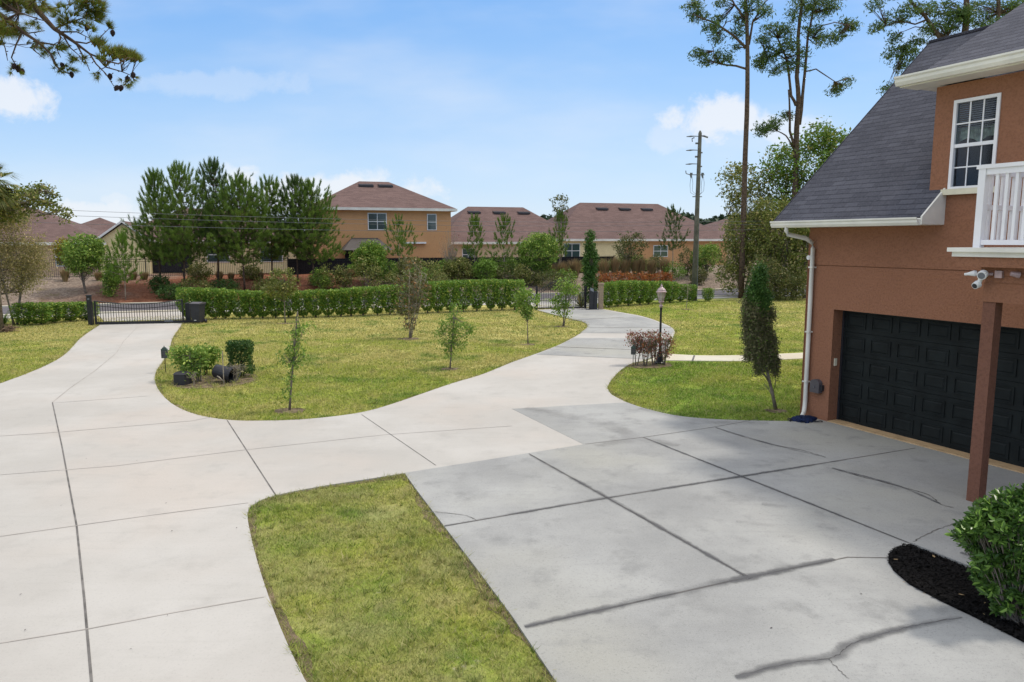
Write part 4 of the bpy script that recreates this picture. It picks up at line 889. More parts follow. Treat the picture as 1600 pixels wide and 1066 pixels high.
def lantern_sign(u, v, h, label, ru):
    p = P2(u, v); t = thing('garden_lantern', label, 'garden lantern', tuple(p), ru)
    m = MB(); m.tube([(0, 0, -.03), (.0, 0, h * .58)], .011, 6); m.build('stake', 'black_metal', t)
    m = MB(); w_ = h * .10; zb = h * .56; zt = h * .86
    m.box((-w_, -w_ * .55, zb), (w_, w_ * .55, zb + .02)); m.box((-w_, -w_ * .55, zt - .02), (w_, w_ * .55, zt))
    for sx_ in (-1, 1):
        for sy in (-1, 1): m.box((sx_ * w_, sy * w_ * .55, zb + .02), (sx_ * (w_ - .014), sy * (w_ * .55 - .014), zt - .02))
    for k in (1, 2): z = zb + (zt - zb) * k / 3; m.box((-w_, -w_ * .55 - .002, z), (w_, -w_ * .55 + .006, z + .008))
    m.add([(-w_ - .01, -w_ * .6, zt), (w_ + .01, -w_ * .6, zt), (w_ + .01, w_ * .6, zt), (-w_ - .01, w_ * .6, zt), (-w_ * .4, -w_ * .3, h * .95), (w_ * .4, -w_ * .3, h * .95), (w_ * .4, w_ * .3, h * .95), (-w_ * .4, w_ * .3, h * .95)], [(0, 1, 5, 4), (1, 2, 6, 5), (2, 3, 7, 6), (3, 0, 4, 7), (4, 5, 6, 7), (0, 3, 2, 1)])
    m.tube([(0, 0, h * .95), (0, 0, h)], .014, 6); m.build('lantern_case', 'bronze_green', t)
    m = MB(); m.box((-w_ + .014, -w_ * .4, zb + .02), (w_ - .014, w_ * .4, zt - .02)); m.build('lantern_glass', 'grey_plastic', t)
lantern_sign(259, 583.5, .82, 'small green lantern on a stake at the drive edge by the round shrubs', .1)
lantern_sign(989, 573.5, .70, 'small dark lantern on a stake in front of the red shrubs', -.2)
# overturned tub and low box in the planting patch
p = P2(350, 598); t = thing('overturned_bin', 'black plastic bin tipped on its side between the shrubs', 'bin', (p[0], p[1], 0), R(30)); t.scale = (.82,) * 3
m = MB(); ax = np.array([.38, -.28, .0]); pts = []
prof = [(.25, 0), (.27, .02), (.275, .10), (.245, .12), (.235, .30), (.225, .62), (.21, .66)]
k = 20; V = []
for r_, l_ in prof:
    c0_ = np.array([.26, -.20, .26]) + np.array([-.50, .46, .14]) / .7 * l_
    d0 = np.array([-.50, .46, .14]); d0 /= np.linalg.norm(d0); e1 = np.cross(d0, [0, 0, 1]); e1 /= np.linalg.norm(e1); e2 = np.cross(e1, d0)
    for j in range(k): q = 2 * math.pi * j / k; V.append(c0_ + r_ * (e1 * math.cos(q) + e2 * math.sin(q)))
m.add(V, [(i * k + j, i * k + (j + 1) % k, (i + 1) * k + (j + 1) % k, (i + 1) * k + j) for i in range(len(prof) - 1) for j in range(k)] + [tuple((len(prof) - 1) * k + j for j in range(k))]); m.build('bin_body', 'black_plastic', t, smooth=False)
m = MB(); m.tube([(.30, -.25, .05), (.42, -.1, .10), (.56, .06, .28), (.50, .10, .33)], .02, 6); m.build('handle', 'black_plastic', t)
p = P2(286, 601); t = thing('utility_box', 'low dark grey box under the leafy shrubs near the drive edge', 'box', (p[0], p[1], 0), R(-12)); m = MB(); m.box((-.17, -.15, 0), (.17, .15, .30)); m.add([(-.19, -.17, .30), (.19, -.17, .30), (.19, .17, .30), (-.19, .17, .30), (-.13, -.1, .36), (.13, -.1, .36), (.13, .1, .36), (-.13, .1, .36)], [(0, 1, 5, 4), (1, 2, 6, 5), (2, 3, 7, 6), (3, 0, 4, 7), (4, 5, 6, 7)]); m.build('box_body', 'black_plastic', t)
p = P2(350, 601.5); m = MB(); m.tube([(0, 0, -.05), (0, 0, .45), (.005, 0, .92)], .013, 6); m.tube([(-.02, -.03, .12), (-.1, -.05, .22), (-.16, -.02, .24)], .02, 6); o = m.build('garden_stake', 'bark_pale'); o.location = p; tag(o, 'pale thin stake with white pipe in front of the overturned bin', 'stake')

# ------------------------------------------------------------------ utility pole, wires
p = P2(1084, 470); pole = thing('utility_pole', 'tall wooden utility pole with insulators behind the right hedge', 'utility pole', tuple(p)); hp = 10.7
m = MB(); m.tube([(0, 0, -.2), (0.02, 0, 5), (.05, 0, hp - .15), (.05, 0, hp)], [.175, .15, .11, .04], 10); m.build('pole_shaft', 'wood_pole', pole)
m = MB()
for z in (hp - .35, hp - 1.2, hp - 2.05):
    m.tube([(-.04, 0, z), (-.35, 0, z + .01), (-.52, 0, z)], [.02, .03, .045], 6); m.tube([(-.52, 0, z), (-.80, 0, z - .02)], [.05, .02], 6)
m.tube([(.10, 0, hp - .32), (.30, 0, hp - .33), (.55, 0, hp - .42)], [.025, .06, .05], 6); m.tube([(-.3, 0, hp - .42), (-.45, 0, hp - .5), (-.42, 0, hp - .68)], .035, 6)
for z in (hp - .78, hp - 1.6): m.tube([(-.08, 0, z), (-.22, 0, z)], .06, 8)
for z in (hp - 1.35, hp - 2.2): m.tube([(.1, 0, z), (.24, 0, z)], .05, 8)
m.build('insulator', 'insulator', pole)
m = MB(); z = hp - 2.72; m.tube([(-.75, 0, z + .08), (-.5, 0, z), (.42, 0, z)], .028, 5); m.tube([(-.75, 0, z + .08), (-.78, 0, z + .26)], .03, 6)
for x in (-.42, .30): m.tube([(x, 0, z + .12), (x - .02, 0, z - .05), (x, 0, z - .22)], [.09, .07, .03], 8); m.tube([(x - .02, 0, z - .2), (x - .06, .02, z - .6), (x - .02, 0, z - 1.1), (.0, 0, z - 1.35)], .012, 4); m.tube([(x + .05, 0, z - .1), (x + .12, .02, z - .5), (x + .10, 0, z - 1.0), (.05, 0, z - 1.35)], .012, 4)
m.tube([(-.3, 0, z - 1.36), (.3, 0, z - 1.36)], .03, 6); m.build('switchgear', 'insulator', pole)
m = MB(); m.tube([(.18, -.05, 0), (.155, -.05, 5.2)], .028, 5); m.build('conduit', 'insulator', pole)
for j, (dz, dy) in enumerate(((0, 0), (-.22, .0), (-.55, 0))):
    m = MB(); pts = []
    for k in range(41):
        t_ = k / 40 * 1.15 - .3
        if t_ < 0: z = 5.05 + dz - t_ * .9 + t_ * t_ * 3.0
        else: z = 5.05 + dz - 1.2 * t_ + 3.53 * t_ * t_ + (dz * .3) * t_
        pts.append((p[0] - 56.8 * t_ * 1.18, p[1] - 19 * t_ * 1.18, z))
    m.tube(pts, .009, 4); o = m.build('utility_wire', 'insulator'); tag(o, ('highest', 'middle', 'lowest')[j] + ' of the sagging wires strung from the utility pole past the pine row', 'wire', 'wires along the road')

# ------------------------------------------------------------------ houses across the road
HRZ = math.atan(RS)
def far_house(name, label, u0, off, Wd, Dp, he, hr, wall, wins, zb=None, roofm='brown_shingles', ridge_in=None, gable=False, vents=0, over=.45, extra=None):
    x, y, z = on_berm(u0, off); z = zb if zb is not None else z
    t = thing(name, label, 'house', (x, y, z), HRZ)
    m = MB(); m.box((0, 0, -1), (Wd, Dp, he)); m.build('wall', wall, t)
    ri = ridge_in if ridge_in is not None else Dp / 2
    m = MB(); o = over; e = he - .02
    A = [(-o, -o, e), (Wd + o, -o, e), (Wd + o, Dp + o, e), (-o, Dp + o, e), (ri, Dp / 2, hr), (Wd - ri, Dp / 2, hr)]
    m.add(A, [(0, 1, 5, 4), (1, 2, 5), (2, 3, 4, 5), (3, 0, 4)]); rf = m.build('roof', roofm, t, uv=lambda p: (p[0] + p[1] * .6, p[2] * 2))
    m = MB()
    for b0, b1 in (((-o - .03, -o - .03, e - .20), (Wd + o + .03, -o, e + .02)), ((-o - .03, Dp + o, e - .2), (Wd + o + .03, Dp + o + .03, e + .02)), ((-o - .03, -o, e - .2), (-o, Dp + o, e + .02)), ((Wd + o, -o, e - .2), (Wd + o + .03, Dp + o, e + .02))): m.box(b0, b1)
    m.box((-o, -o, e - .21), (Wd + o, Dp + o, e - .201)); m.build('fascia', 'gutter_white', t)
    for k in range(vents):
        f = .82; xx = Wd / 2 + (k - (vents - 1) / 2) * (1.75 if vents < 3 else 2.7) - .65; yy_ = -o + (Dp / 2 + o) * f; zz = e + (hr - e) * f; m = MB()
        m.add([(xx, yy_ - .35, zz - .12), (xx + 1.3, yy_ - .35, zz - .12), (xx + 1.3, yy_ - .30, zz + .06), (xx, yy_ - .30, zz + .06), (xx, yy_ + .4, zz + .20), (xx + 1.3, yy_ + .4, zz + .20)], [(0, 1, 2, 3), (3, 2, 5, 4)]); m.build('roof_vent', 'dark_screen', rf)
    for (wx, wz, ww, wh, dbl) in wins:
        m = MB(); m.box((wx, -.05, wz), (wx + ww, -.01, wz + wh)); f = m.build('window', 'white_paint', t)
        m = MB(); nb = 2 if dbl else 1; pw_ = (ww - .07 * (nb + 1)) / nb
        for i in range(nb):
            for j in range(2): x0 = wx + .07 + i * (pw_ + .07); z0 = wz + .07 + j * ((wh - .07) / 2); m.box((x0, -.07, z0), (x0 + pw_, -.052, z0 + (wh - .07) / 2 - .07))
        m.build('pane', 'far_glass', f)
    return t
hA = far_house('tan_house', 'one storey tan house with big brown hip roof at the far left', -150, 19, 12.8, 12, 2.62, 5.5, 'pink_stucco', [(9.6, .75, 1.9, 1.45, True), (2, .95, 1.6, 1.3, True)], vents=0)
hB = far_house('cream_house', 'one storey cream house partly hidden behind the row of pines', 158, 20, 17, 11, 2.62, 5.3, 'cream_stucco', [(7.75, .8, 1.8, 1.3, True), (12.0, .8, 1.8, 1.3, True)], vents=0)
m = MB(); m.box((.0, -1.2, -.8), (3.6, 0, 2.6)); m.build('porch_wall', 'cream_stucco', hB)
m = MB(); m.add([(0, -1.2, 2.6), (3.6, -1.2, 2.6), (1.8, -1.2, 3.9), (0, 4, 2.6), (3.6, 4, 2.6), (1.8, 4, 3.9)], [(0, 1, 2), (3, 5, 4), (0, 2, 5, 3), (1, 4, 5, 2)]); m.build('gable_wall', 'cream_stucco', hB)
m = MB()
for sg, x in ((1, -.3), (-1, 3.9)):
    m.add([(x, -1.5, 2.42), (1.8, -1.5, 4.02), (1.8, 4, 4.02), (x, 4, 2.42), (x, -1.5, 2.56), (1.8, -1.5, 4.16), (1.8, 4, 4.16), (x, 4, 2.56)], [(0, 1, 2, 3), (4, 7, 6, 5), (0, 4, 5, 1), (3, 2, 6, 7)])
m.build('gable_roof', 'brown_shingles', hB, uv=lambda p: (p[1], p[2] * 2))
m = MB()
for sg, x in ((1, -.35), (-1, 3.95)): m.add([(x, -1.53, 2.40), (1.8, -1.53, 4.02), (1.8, -1.53, 4.20), (x, -1.53, 2.58)], [(0, 1, 2, 3)])
m.build('bargeboard', 'white_paint', hB)
m = MB(); m.box((3.65, -.08, 0), (6.6, -.02, 2.3)); m.build('screen_porch', 'dark_screen', hB)
far_house('gabled_house', 'brown roofed house peeking out left of the cream gable', 62, 36, 9, 9, 2.7, 5.0, 'cream_stucco', [])
hF = far_house('cream_house', 'taller cream house behind the cream gable left of the pines', 205, 36, 12, 9, 3.5, 6.2, 'cream_stucco', [])
hC = far_house('orange_house', 'two storey orange house with brown hip roof right of the pines', 489, 18, 11.9, 10.5, 5.50, 8.1, 'orange_stucco', [(4.6, 3.62, 1.62, 1.45, True), (9.75, 3.62, .85, 1.42, False)], vents=2, ridge_in=4.6)
m = MB(); m.box((3.0, -2.6, 0), (3.15, -2.45, 2.0)); m.build('porch_post', 'white_paint', hC)
m = MB(); m.box((5.4, -2.6, 0), (5.55, -2.45, 2.0)); m.build('porch_post', 'white_paint', hC)
m = MB(); m.add([(2.2, -3.2, 1.95), (6.2, -3.2, 1.95), (5.4, -.1, 2.95), (3.2, -.1, 2.95), (2.2, -.1, 1.95), (6.2, -.1, 1.95)], [(0, 1, 2, 3), (0, 3, 4), (1, 5, 2)]); m.build('porch_roof', 'grey_shingles', hC, uv=lambda p: (p[0], p[1]))
m = MB(); m.box((7.6, -.3, 2.45), (9.6, -.04, 2.6)); m.build('awning', 'white_paint', hC)
m = MB(); m.box((2.6, -.06, .1), (5.9, -.02, 1.9)); m.build('sliding_door', 'dark_screen', hC)
far_house('beige_house', 'one storey beige house with brown hip roof right of the orange house', 690, 23, 14.5, 12.0, 2.72, 6.35, 'beige_stucco', [(2.0, .9, 1.2, 1.2, True), (9.5, .9, 1.2, 1.2, False)], vents=3, ridge_in=4.2)
hE = far_house('long_house', 'long one storey house with brown roof and orange end wall behind the pole', 872, 22, 19.5, 12.5, 2.80, 6.7, 'orange_stucco', [(.6, .9, 1.75, 1.45, True), (10.6, .95, 1.7, 1.2, True)], vents=3, ridge_in=5.0)
m = MB(); m.box((-.02, -.03, -1), (7.2, -.001, 2.58)); m.build('cream_wall', 'cream_stucco', hE)
far_house('far_right_house', 'brown roofed house half hidden behind the trees right of the pole', 1110, 34, 14, 12, 2.9, 5.5, 'beige_stucco', [])
# picket fence, then screened fence, along the top of the berm
def fence(u0, u1, off, label, screen, name):
    xa, ya, za = on_berm(u0, off); xb, yb, zb = on_berm(u1, off); L = math.hypot(xb - xa, yb - ya); t = thing(name, label, 'fence', (xa, ya, za - .03), math.atan2(yb - ya, xb - xa))
    m = MB(); n = int(L / 2.4)
    for i in range(n + 1): x = L * i / n; m.box((x - .03, -.03, 0), (x + .03, .03, 1.42))
    m.build('fence_posts', 'black_metal', t)['kind'] = 'stuff' if n > 100 else 'part'
    m = MB(); m.box((0, -.015, 1.28), (L, .015, 1.31)); m.box((0, -.015, .12), (L, .015, .15)); m.box((0, -.012, 1.12), (L, .012, 1.145)); m.build('rail', 'black_metal', t)
    m = MB(); k = int(L / .125)
    for i in range(k): x = L * (i + .5) / k; m.box((x - .010, -.010, .05), (x + .010, .010, 1.38))
    m.build('picket', 'black_metal', t)
    if screen: m = MB(); m.box((0, .022, .05), (L, .03, 1.30)); m.build('screen', 'dark_screen', t)
fence(40, 448, 12.2, 'black picket fence along the berm in front of the cream house', False, 'picket_fence')
fence(449, 960, 12.6, 'black fence with dark privacy screen below the orange house', True, 'screened_fence')

# ------------------------------------------------------------------ plants on and below the berm
RG = lambda s: np.random.default_rng(s)
def bh(u, vt, off):
    x, y, z = on_berm(u, off); return (x, y, z), float(PX(u, vt, y)[2]) - z
pines = [(247, 276, 8.0, 1.35, 'pine_green', 'leftmost and narrowest young pine of the row behind the sliding gate'), (283, 264, 6.8, 1.95, 'pine_green', 'second young pine of the row counting from the left, over the sliding gate'),
         (337, 258, 8.6, 2.0, 'pine_dark', 'tallest young pine of the row, dark with an open pointed top'), (379, 283, 6.8, 1.95, 'pine_green', 'young pine between the two lit cream windows, pale straight trunk'),
         (422, 286, 8.6, 1.9, 'pine_green', 'young pine with a leaning dark trunk right of the cream windows'), (463, 284, 8.4, 1.75, 'pine_dark', 'young pine with a spiky top near the right end of the row'), (487, 291, 7.8, 2.1, 'pine_green', 'rightmost bushy young pine of the row beside the orange house')]
for i, (u, vt, off, wd, mt, lb_) in enumerate(pines):
    loc, h = bh(u, vt, off); young_pine(loc, lb_, h, wd, RG(200 + i), .26, mt, 'row of young pines on the berm', 1.35, .30)
for i, (u, vt, off, wd, mt, lb_, sp, c0) in enumerate(((190, 374, 5.2, .62, 'pine_light', 'small bright green pine sapling behind the sliding gate', 0, .3), (626, 348, 8.5, 1.1, 'pine_green', 'small pine in front of the right end of the orange house', .25, .45),
        (744, 347, 9, .62, 'pine_green', 'slim small pine before the beige house, left of two', .2, .4), (789, 346, 9.5, .95, 'pine_green', 'small pine before the beige house, right of two', .2, .2), (1053, 331, 8, .95, 'pine_dark', 'small pine just left of the utility pole', .25, .45),
        (874, 340, 9, .75, 'pine_green', 'lower tufted pine under the thin bare topped tree', .15, .35))):
    loc, h = bh(u, vt, off); young_pine(loc, lb_, h, wd, RG(240 + i), c0, mt, None, 1.2, .26, sparse=sp)
def ell_round(h, w, z0=.25): return [(0, 0, h * (z0 + 1) / 2, w, w, h * (1 - z0) / 2), (w * .35, 0, h * .72, w * .6, w * .6, h * .24), (-w * .4, .1, h * .6, w * .6, w * .6, h * .25)]
rounds = [(130, 362, 7.0, 33, 'shrub_green', 'round bushy green tree on the berm left of the cream gable', 1500, .3), (576, 376, 8.0, 29, 'hedge_green', 'round green tree in front of the dark screened fence by the orange house', 1500, .15), (841, 361, 8.0, 34, 'shrub_green', 'large round green tree in front of the beige house', 1800, .22),
          (1104, 378, 8.0, 24, 'shrub_green', 'round green tree right behind the utility pole', 900, .12), (985, 357, 9.0, 27, 'deep_wood', 'greyish small oak in front of the long house', 420, .3), (715, 402, 8.5, 24, 'olive_green', 'bronze green bush right of the bare tree on the berm', 700, .05),
          (97, 371, 12, 14, 'yellow_green', 'yellow green shrub against the tan house roof', 300, .5), (758, 404, 8.0, 20, 'lime_green', 'bright green low bush between the small pines', 500, .05), (640, 402, 9, 25, 'olive_green', 'olive bush behind the upper twigs of the bare magnolia', 600, .05)]
for i, (u, vt, off, hw, mt, lb_, n, z0) in enumerate(rounds):
    loc, h = bh(u, vt, off); wpx = hw / F * loc[1]
    tree('round_tree' if h > 2.2 else 'round_bush', loc, lb_, 'tree' if h > 2.2 else 'bush', RG(300 + i), ell_round(h * .97, wpx * .92, z0), h * .4, .07, None, .15, int(n * .35), 16, 'bark_grey', mt, stems=3, spread=.13)
# tall thin tree with open round top
loc, h = bh(875, 304, 9.5)
tree('thin_tree', loc, 'thin tall tree with a small open round top above the beige roofline', 'tree', RG(330), [(0, 0, h - .8, .85, .85, .75), (.2, 0, h - 2.0, .4, .4, .3)], h - 1.6, .06, None, .17, 60, 9, 'bark_grey', 'deep_wood', spread=.12)
loc, h = bh(702, 348, 10)
t_ = tree('bare_tree', loc, 'leafless greyish tree at the right corner of the orange house', 'tree', RG(331), [(0, 0, h * .62, .95, .9, h * .36)], h * .25, .07, None, .09, 130, 1.2, 'bark_pale', 'red_brown_leaf', stems=3, spread=.2, nbranch=130)
# narrow cypress by the pillar and dark agave like plant
p = P2(922, 478)
tree('column_cypress', tuple(p), 'narrow dark green cypress behind the gate openers', 'tree', RG(340), [(0, 0, 1.3, .42, .42, 1.3), (.0, 0, 2.6, .40, .40, 1.2), (-.05, 0, 3.7, .28, .28, .8)], 3.2, .05, None, .12, 420, 16, 'bark_grey', 'cypress_green', spread=.08)
def spiky(loc, label, n, L, w, rg, mat, name='spiky_plant', cat='plant', group=None, droop=.5, z0=.05, part='fronds'):
    t = thing(name, label, cat, loc, 0, group); m = MB()
    for k in range(n):
        a = rg.uniform(0, 6.28); el = rg.uniform(.25, 1.35); l = L * rg.uniform(.7, 1.1); d_ = np.array([math.cos(a) * math.cos(el), math.sin(a) * math.cos(el), math.sin(el)]); q = np.array([-math.sin(a), math.cos(a), 0]); pts = []
        for j in range(5):
            f = j / 4; c_ = d_ * l * f + np.array([0, 0, z0 - droop * l * f * f * .5]); ww = w * (1 - f) ** .7 * (.6 if j == 0 else 1) + .002; pts += [c_ - q * ww, c_ + q * ww]
        m.add(pts, [(2 * j, 2 * j + 1, 2 * j + 3, 2 * j + 2) for j in range(4)])
    m.build(part, mat, t); return t
spiky(tuple(P2(908, 481)), 'dark spiky yucca leaning beside the arched gate', 46, 1.35, .05, RG(5), 'deep_wood', droop=.2)
# orange shrubs and tan grasses
for k in range(11):
    u = 934 + k * 11.2; loc, h = bh(u, 424 + (k % 3) * 1.5, 5.2 + .3 * (k % 2))
    tree('orange_shrub', loc, 'rust orange leafed shrub in the low row behind the right hedge', 'shrub', RG(400 + k), [(0, 0, h * .5, .45, .45, h * .5)], h * .5, .02, None, .13, 60, 10, 'bark_grey', 'orange_leaf', stems=3, spread=.1, group='row of orange shrubs')
def grass_clump(u, vt, off, hw, label, mat='tan_grass', group='ornamental grass clumps on the berm', seed=0):
    loc, h = bh(u, vt, off); rg = RG(seed); t = thing('grass_clump', label, 'ornamental grass', loc, 0, group); m = MB(); n = 420; a = rg.uniform(0, 6.28, n); r = hw / F * loc[1]; l = h * rg.uniform(.6, 1.1, n)
    tip = np.column_stack([np.cos(a) * r * rg.uniform(.1, 1, n), np.sin(a) * r * rg.uniform(.1, 1, n), l]); b0 = np.column_stack([np.cos(a) * .12, np.sin(a) * .12, -np.full(n, .05)]); q = np.column_stack([-np.sin(a), np.cos(a), np.zeros(n)]) * .018
    mid = (b0 + tip) / 2 + np.array([0, 0, .12]) * l[:, None]; m.quads(np.stack([b0 - q, b0 + q, mid + q, mid - q], 1)); m.quads(np.stack([mid - q, mid + q, tip], 1)); m.build('blades', mat, t)
for i, (u, vt, hw) in enumerate(((945, 404, 14), (962, 402, 12), (978, 405, 13), (994, 406, 11), (1003, 402, 12), (1019, 405, 13), (1040, 404, 12), (880, 408, 18), (900, 405, 16), (862, 412, 15))):
    grass_clump(u, vt, 8.6, hw, 'tan grass clump in the band between the orange shrubs and the long house', seed=500 + i, group='tan grasses before the long house')
for i, (u, vt, hw) in enumerate(((97, 421, 9), (150, 425, 10), (174, 424, 10), (204, 424, 10), (222, 425, 9), (340, 424, 9), (358, 426, 7), (405, 425, 7), (545, 420, 13), (595, 424, 12), (665, 426, 14))):
    grass_clump(u, vt, 10.5, hw, 'small brownish grass tuft at the foot of the berm fence', 'tan_grass', 'small tufts along the berm fence', 520 + i)
for i, (u, vt, hw, mt, off, lb_) in enumerate(((308, 412, 18, 'olive_green', 10.5, 'wide dark bush at the fence under the pine row, left'), (388, 415, 17, 'olive_green', 10.5, 'wide dark bush at the fence under the pine row, right'), (262, 446, 24, 'hedge_dark', 5.0, 'low dark green shrub mound right above the hedge start'),
        (246, 432, 16, 'hedge_dark', 7.0, 'low shrub mound higher on the berm slope above the sliding gate'), (300, 436, 30, 'olive_green', 5.5, 'low spreading shrub behind the hedge below the pines'), (345, 436, 24, 'hedge_dark', 6.2, 'low dark shrub behind the hedge below the cream windows'),
        (418, 434, 26, 'olive_green', 6.2, 'low spreading shrub behind the hedge left of the small round lawn tree'), (498, 430, 16, 'olive_green', 7.5, 'low shrub on the red mulch left of the round green tree'), (172, 408, 12, 'shrub_green', 8.5, 'low green bush beside the small bright sapling'),
        (165, 425, 9, 'shrub_green', 6, 'narrow dark shrub on the slope left of the bright sapling'), (680, 425, 24, 'olive_green', 6, 'low green patch of shrub right of the bare magnolia top'), (800, 415, 30, 'deep_wood', 8, 'dark spreading bush left of the large round tree'), (860, 425, 26, 'deep_wood', 5.5, 'brownish dark bush above the arched gate'),
        (1075, 385, 14, 'deep_wood', 9, 'dark bush left of the utility pole base'), (1092, 420, 14, 'deep_wood', 6, 'low dark bush right behind the utility pole'))):
    loc, h = bh(u, vt, off); h = max(h, .5); wpx = hw / F * loc[1]
    tree('low_shrub', loc, lb_, 'shrub', RG(560 + i), [(0, 0, h * .5, wpx, wpx * .7, h * .52)], h * .4, .03, None, .13, 120, 14, 'bark_grey', mt, stems=3, spread=.13)
# mixed planting band between the hedge and the far houses
q_ = random.Random(31); kinds = ['shrub_green', 'olive_green', 'deep_wood', 'lime_green', 'wood_green', 'hedge_green']
for i in range(34):
    u = 505 + i * 16.5 + q_.uniform(-6, 6); off = q_.choice((6.5, 8.0, 9.5, 11.0)); loc, h = bh(u, q_.uniform(398, 424), off)
    if 925 < u < 1052: loc, h = bh(u, q_.uniform(392, 408), 10.5)
    h = max(h, .6); w_ = q_.uniform(.5, 1.15); mk = kinds[i % 6]
    tree('berm_shrub', loc, 'loose leafy shrub in the mixed planting band between the hedge and the far houses', 'shrub', RG(1500 + i), [(0, 0, h * .55, w_, w_ * .8, h * .45), (w_ * .5, 0, h * .4, w_ * .6, w_ * .6, h * .35), (-w_ * .4, .1, h * .62, w_ * .5, w_ * .5, h * .3)], h * .45, .03, None, .13, 100, 13, 'bark_grey', mk, stems=3, spread=.13, nbranch=20, group='shrubs of the mixed planting band')
# distant wood behind the houses
m = MB(); rg = RG(77)
for k in range(240):
    u = rg.uniform(820, 1340) if k % 3 else rg.uniform(-500, 1900); y = rg.uniform(150, 190); x = (u - 800) / F * y; hh = PX(u, 340 + 5 * math.sin(u * .03) + 4 * math.sin(u * .11) + (24 if u < 850 else 0), y)[2] + rg.uniform(-1.5, .8)
    n = 500; c_ = unit(n, rg) * (rg.uniform(.5, 1, n) ** .4)[:, None] * np.array([3.2, 3, hh * .5]) + np.array([x, y, hh * .52]); leaves(m, c_, 1.0, rg, 0, .7)
tag(m.build('distant_wood', 'far_green'), 'dark wood on the horizon behind the roofs', 'wood', kind='stuff')

# ------------------------------------------------------------------ lawn saplings
def sapling(u, v, vt, label, ells_px, name, mt, bark, n, per, size, seed, stems=1, lean=0, sp=.09, tr=.03, cat='tree', nb=None, th=None, leaf2=None, aspect=.5, group=None):
    p = P2(u, v); k = p[1] / F       # metres per photo pixel at this distance
    ells = [((eu - u) * k, 0, (v - ev) * k, eru * k, eru * k * .8, erv * k) for eu, ev, eru, erv in ells_px]; H = (v - vt) * k
    return tree(name, tuple(p), label, cat, RG(seed), ells, th if th else H * .75, tr, None, size, n, per, bark, mt, stems=stems, spread=sp, lean=(lean * k, 0), nbranch=nb, leaf2=leaf2, aspect=aspect, group=group)
sapling(452, 642, 500, 'thin lopsided sapling with sparse tufts near the drive junction', [(482, 506, 11, 5), (470, 513, 9, 7), (474, 522, 6, 5), (462, 540, 14, 8), (470, 552, 10, 8), (450, 554, 9, 9), (458, 566, 12, 8), (455, 590, 7, 9), (449, 618, 5, 9)], 'lawn_sapling', 'shrub_green', 'bark_grey', 120, 7, .075, 600, 1, 17, .075, .026, nb=60, th=2.3)
sapling(703, 576, 468, 'bright green sapling on the lawn right of the bare magnolia', [(712, 485, 10, 16), (705, 505, 16, 14), (722, 515, 17, 14), (697, 530, 16, 14), (715, 535, 14, 12), (702, 552, 8, 9), (691, 515, 8, 6), (735, 510, 8, 6)], 'lawn_sapling', 'lime_green', 'bark_grey', 230, 7, .075, 601, 1, 6, .085, .024, nb=70, th=1.6)
sapling(825, 538, 445, 'small leafy sapling at the hedge end left of the arched gate', [(820, 462, 15, 12), (828, 470, 16, 14), (818, 480, 14, 12), (826, 490, 9, 7)], 'lawn_sapling', 'shrub_green', 'bark_grey', 120, 12, .10, 602, 1, -2, .08, .022, nb=40)
sapling(879, 510, 432, 'bushy sapling standing before the arched gate at the drive bend', [(880, 445, 14, 12), (892, 452, 16, 10), (878, 465, 12, 14), (865, 473, 10, 7), (880, 485, 16, 12), (893, 452, 10, 8)], 'lawn_sapling', 'shrub_green', 'bark_grey', 170, 12, .10, 603, 3, 2, .09, .035, nb=60)
sapling(640, 529, 395, 'magnolia with bare pale twigs and brownish leaves in mid lawn', [(645, 420, 16, 22), (640, 450, 24, 20), (655, 455, 20, 22), (636, 480, 22, 16), (640, 505, 13, 12)], 'magnolia', 'magnolia_leaf', 'bark_pale', 230, 8, .115, 604, 4, 6, .08, .028, nb=130)
sapling(446, 505, 415, 'small round olive tree in front of the left part of the hedge', [(444, 440, 23, 22), (440, 452, 26, 14)], 'round_lawn_tree', 'olive_green', 'bark_grey', 260, 9, .11, 605, 1, 0, .10, .03, nb=60)
sapling(1072, 483, 430, 'leafless thin sapling left of the utility pole foot', [(1072, 445, 12, 14)], 'bare_sapling', 'magnolia_leaf', 'bark_pale', 14, 2, .09, 606, 1, 1, .1, .02, nb=14)
# planting patch by the left drive
sapling(312, 597, 538, 'taller light stemmed leafy shrub above the low grey box', [(280, 555, 13, 12), (297, 556, 16, 14), (300, 572, 20, 14), (318, 556, 12, 12)], 'leafy_shrub', 'shrub_green', 'bark_grey', 150, 13, .09, 610, 3, -6, .08, .03, 'shrub', nb=60)
sapling(322, 586, 538, 'dark leafy shrub between the low box and the tipped bin', [(318, 553, 17, 14), (330, 556, 13, 14), (318, 568, 12, 10)], 'leafy_shrub', 'hedge_green', 'bark_dark', 130, 13, .09, 611, 4, 0, .08, .03, 'shrub', nb=50)
p = P2(377, 589); t = thing('clipped_shrub', 'dense dark box shaped shrub behind the tipped bin', 'shrub', tuple(p), .2); m = MB(); rg = RG(612); n = 5200; X = rg.uniform([-.33, -.30, .12], [.33, .30, 1.05], (n, 3)); fz = np.abs(X / np.array([.33, .3, 1.05])).max(1); X = X[(fz > .7) | (rg.uniform(0, 1, n) < .3)]; X[:, :2] *= (1 + .08 * np.sin(X[:, 2:3] * 9)); leaves(m, X, .06, rg, 0, .6); m.build('foliage', 'hedge_dark', t); m = MB(); m.tube([(0, 0, -.03), (.02, 0, .5)], .03, 6); m.tube([(.06, 0, -.03), (.1, 0, .5)], .02, 6); m.build('stem', 'bark_dark', t)
sapling(367, 598, 560, 'bare white twigged shrub in front of the dark box shaped shrub', [(377, 573, 14, 10), (360, 572, 8, 8)], 'twiggy_shrub', 'grey_green', 'bark_pale', 40, .8, .06, 613, 5, 4, .05, .014, 'shrub', nb=40)
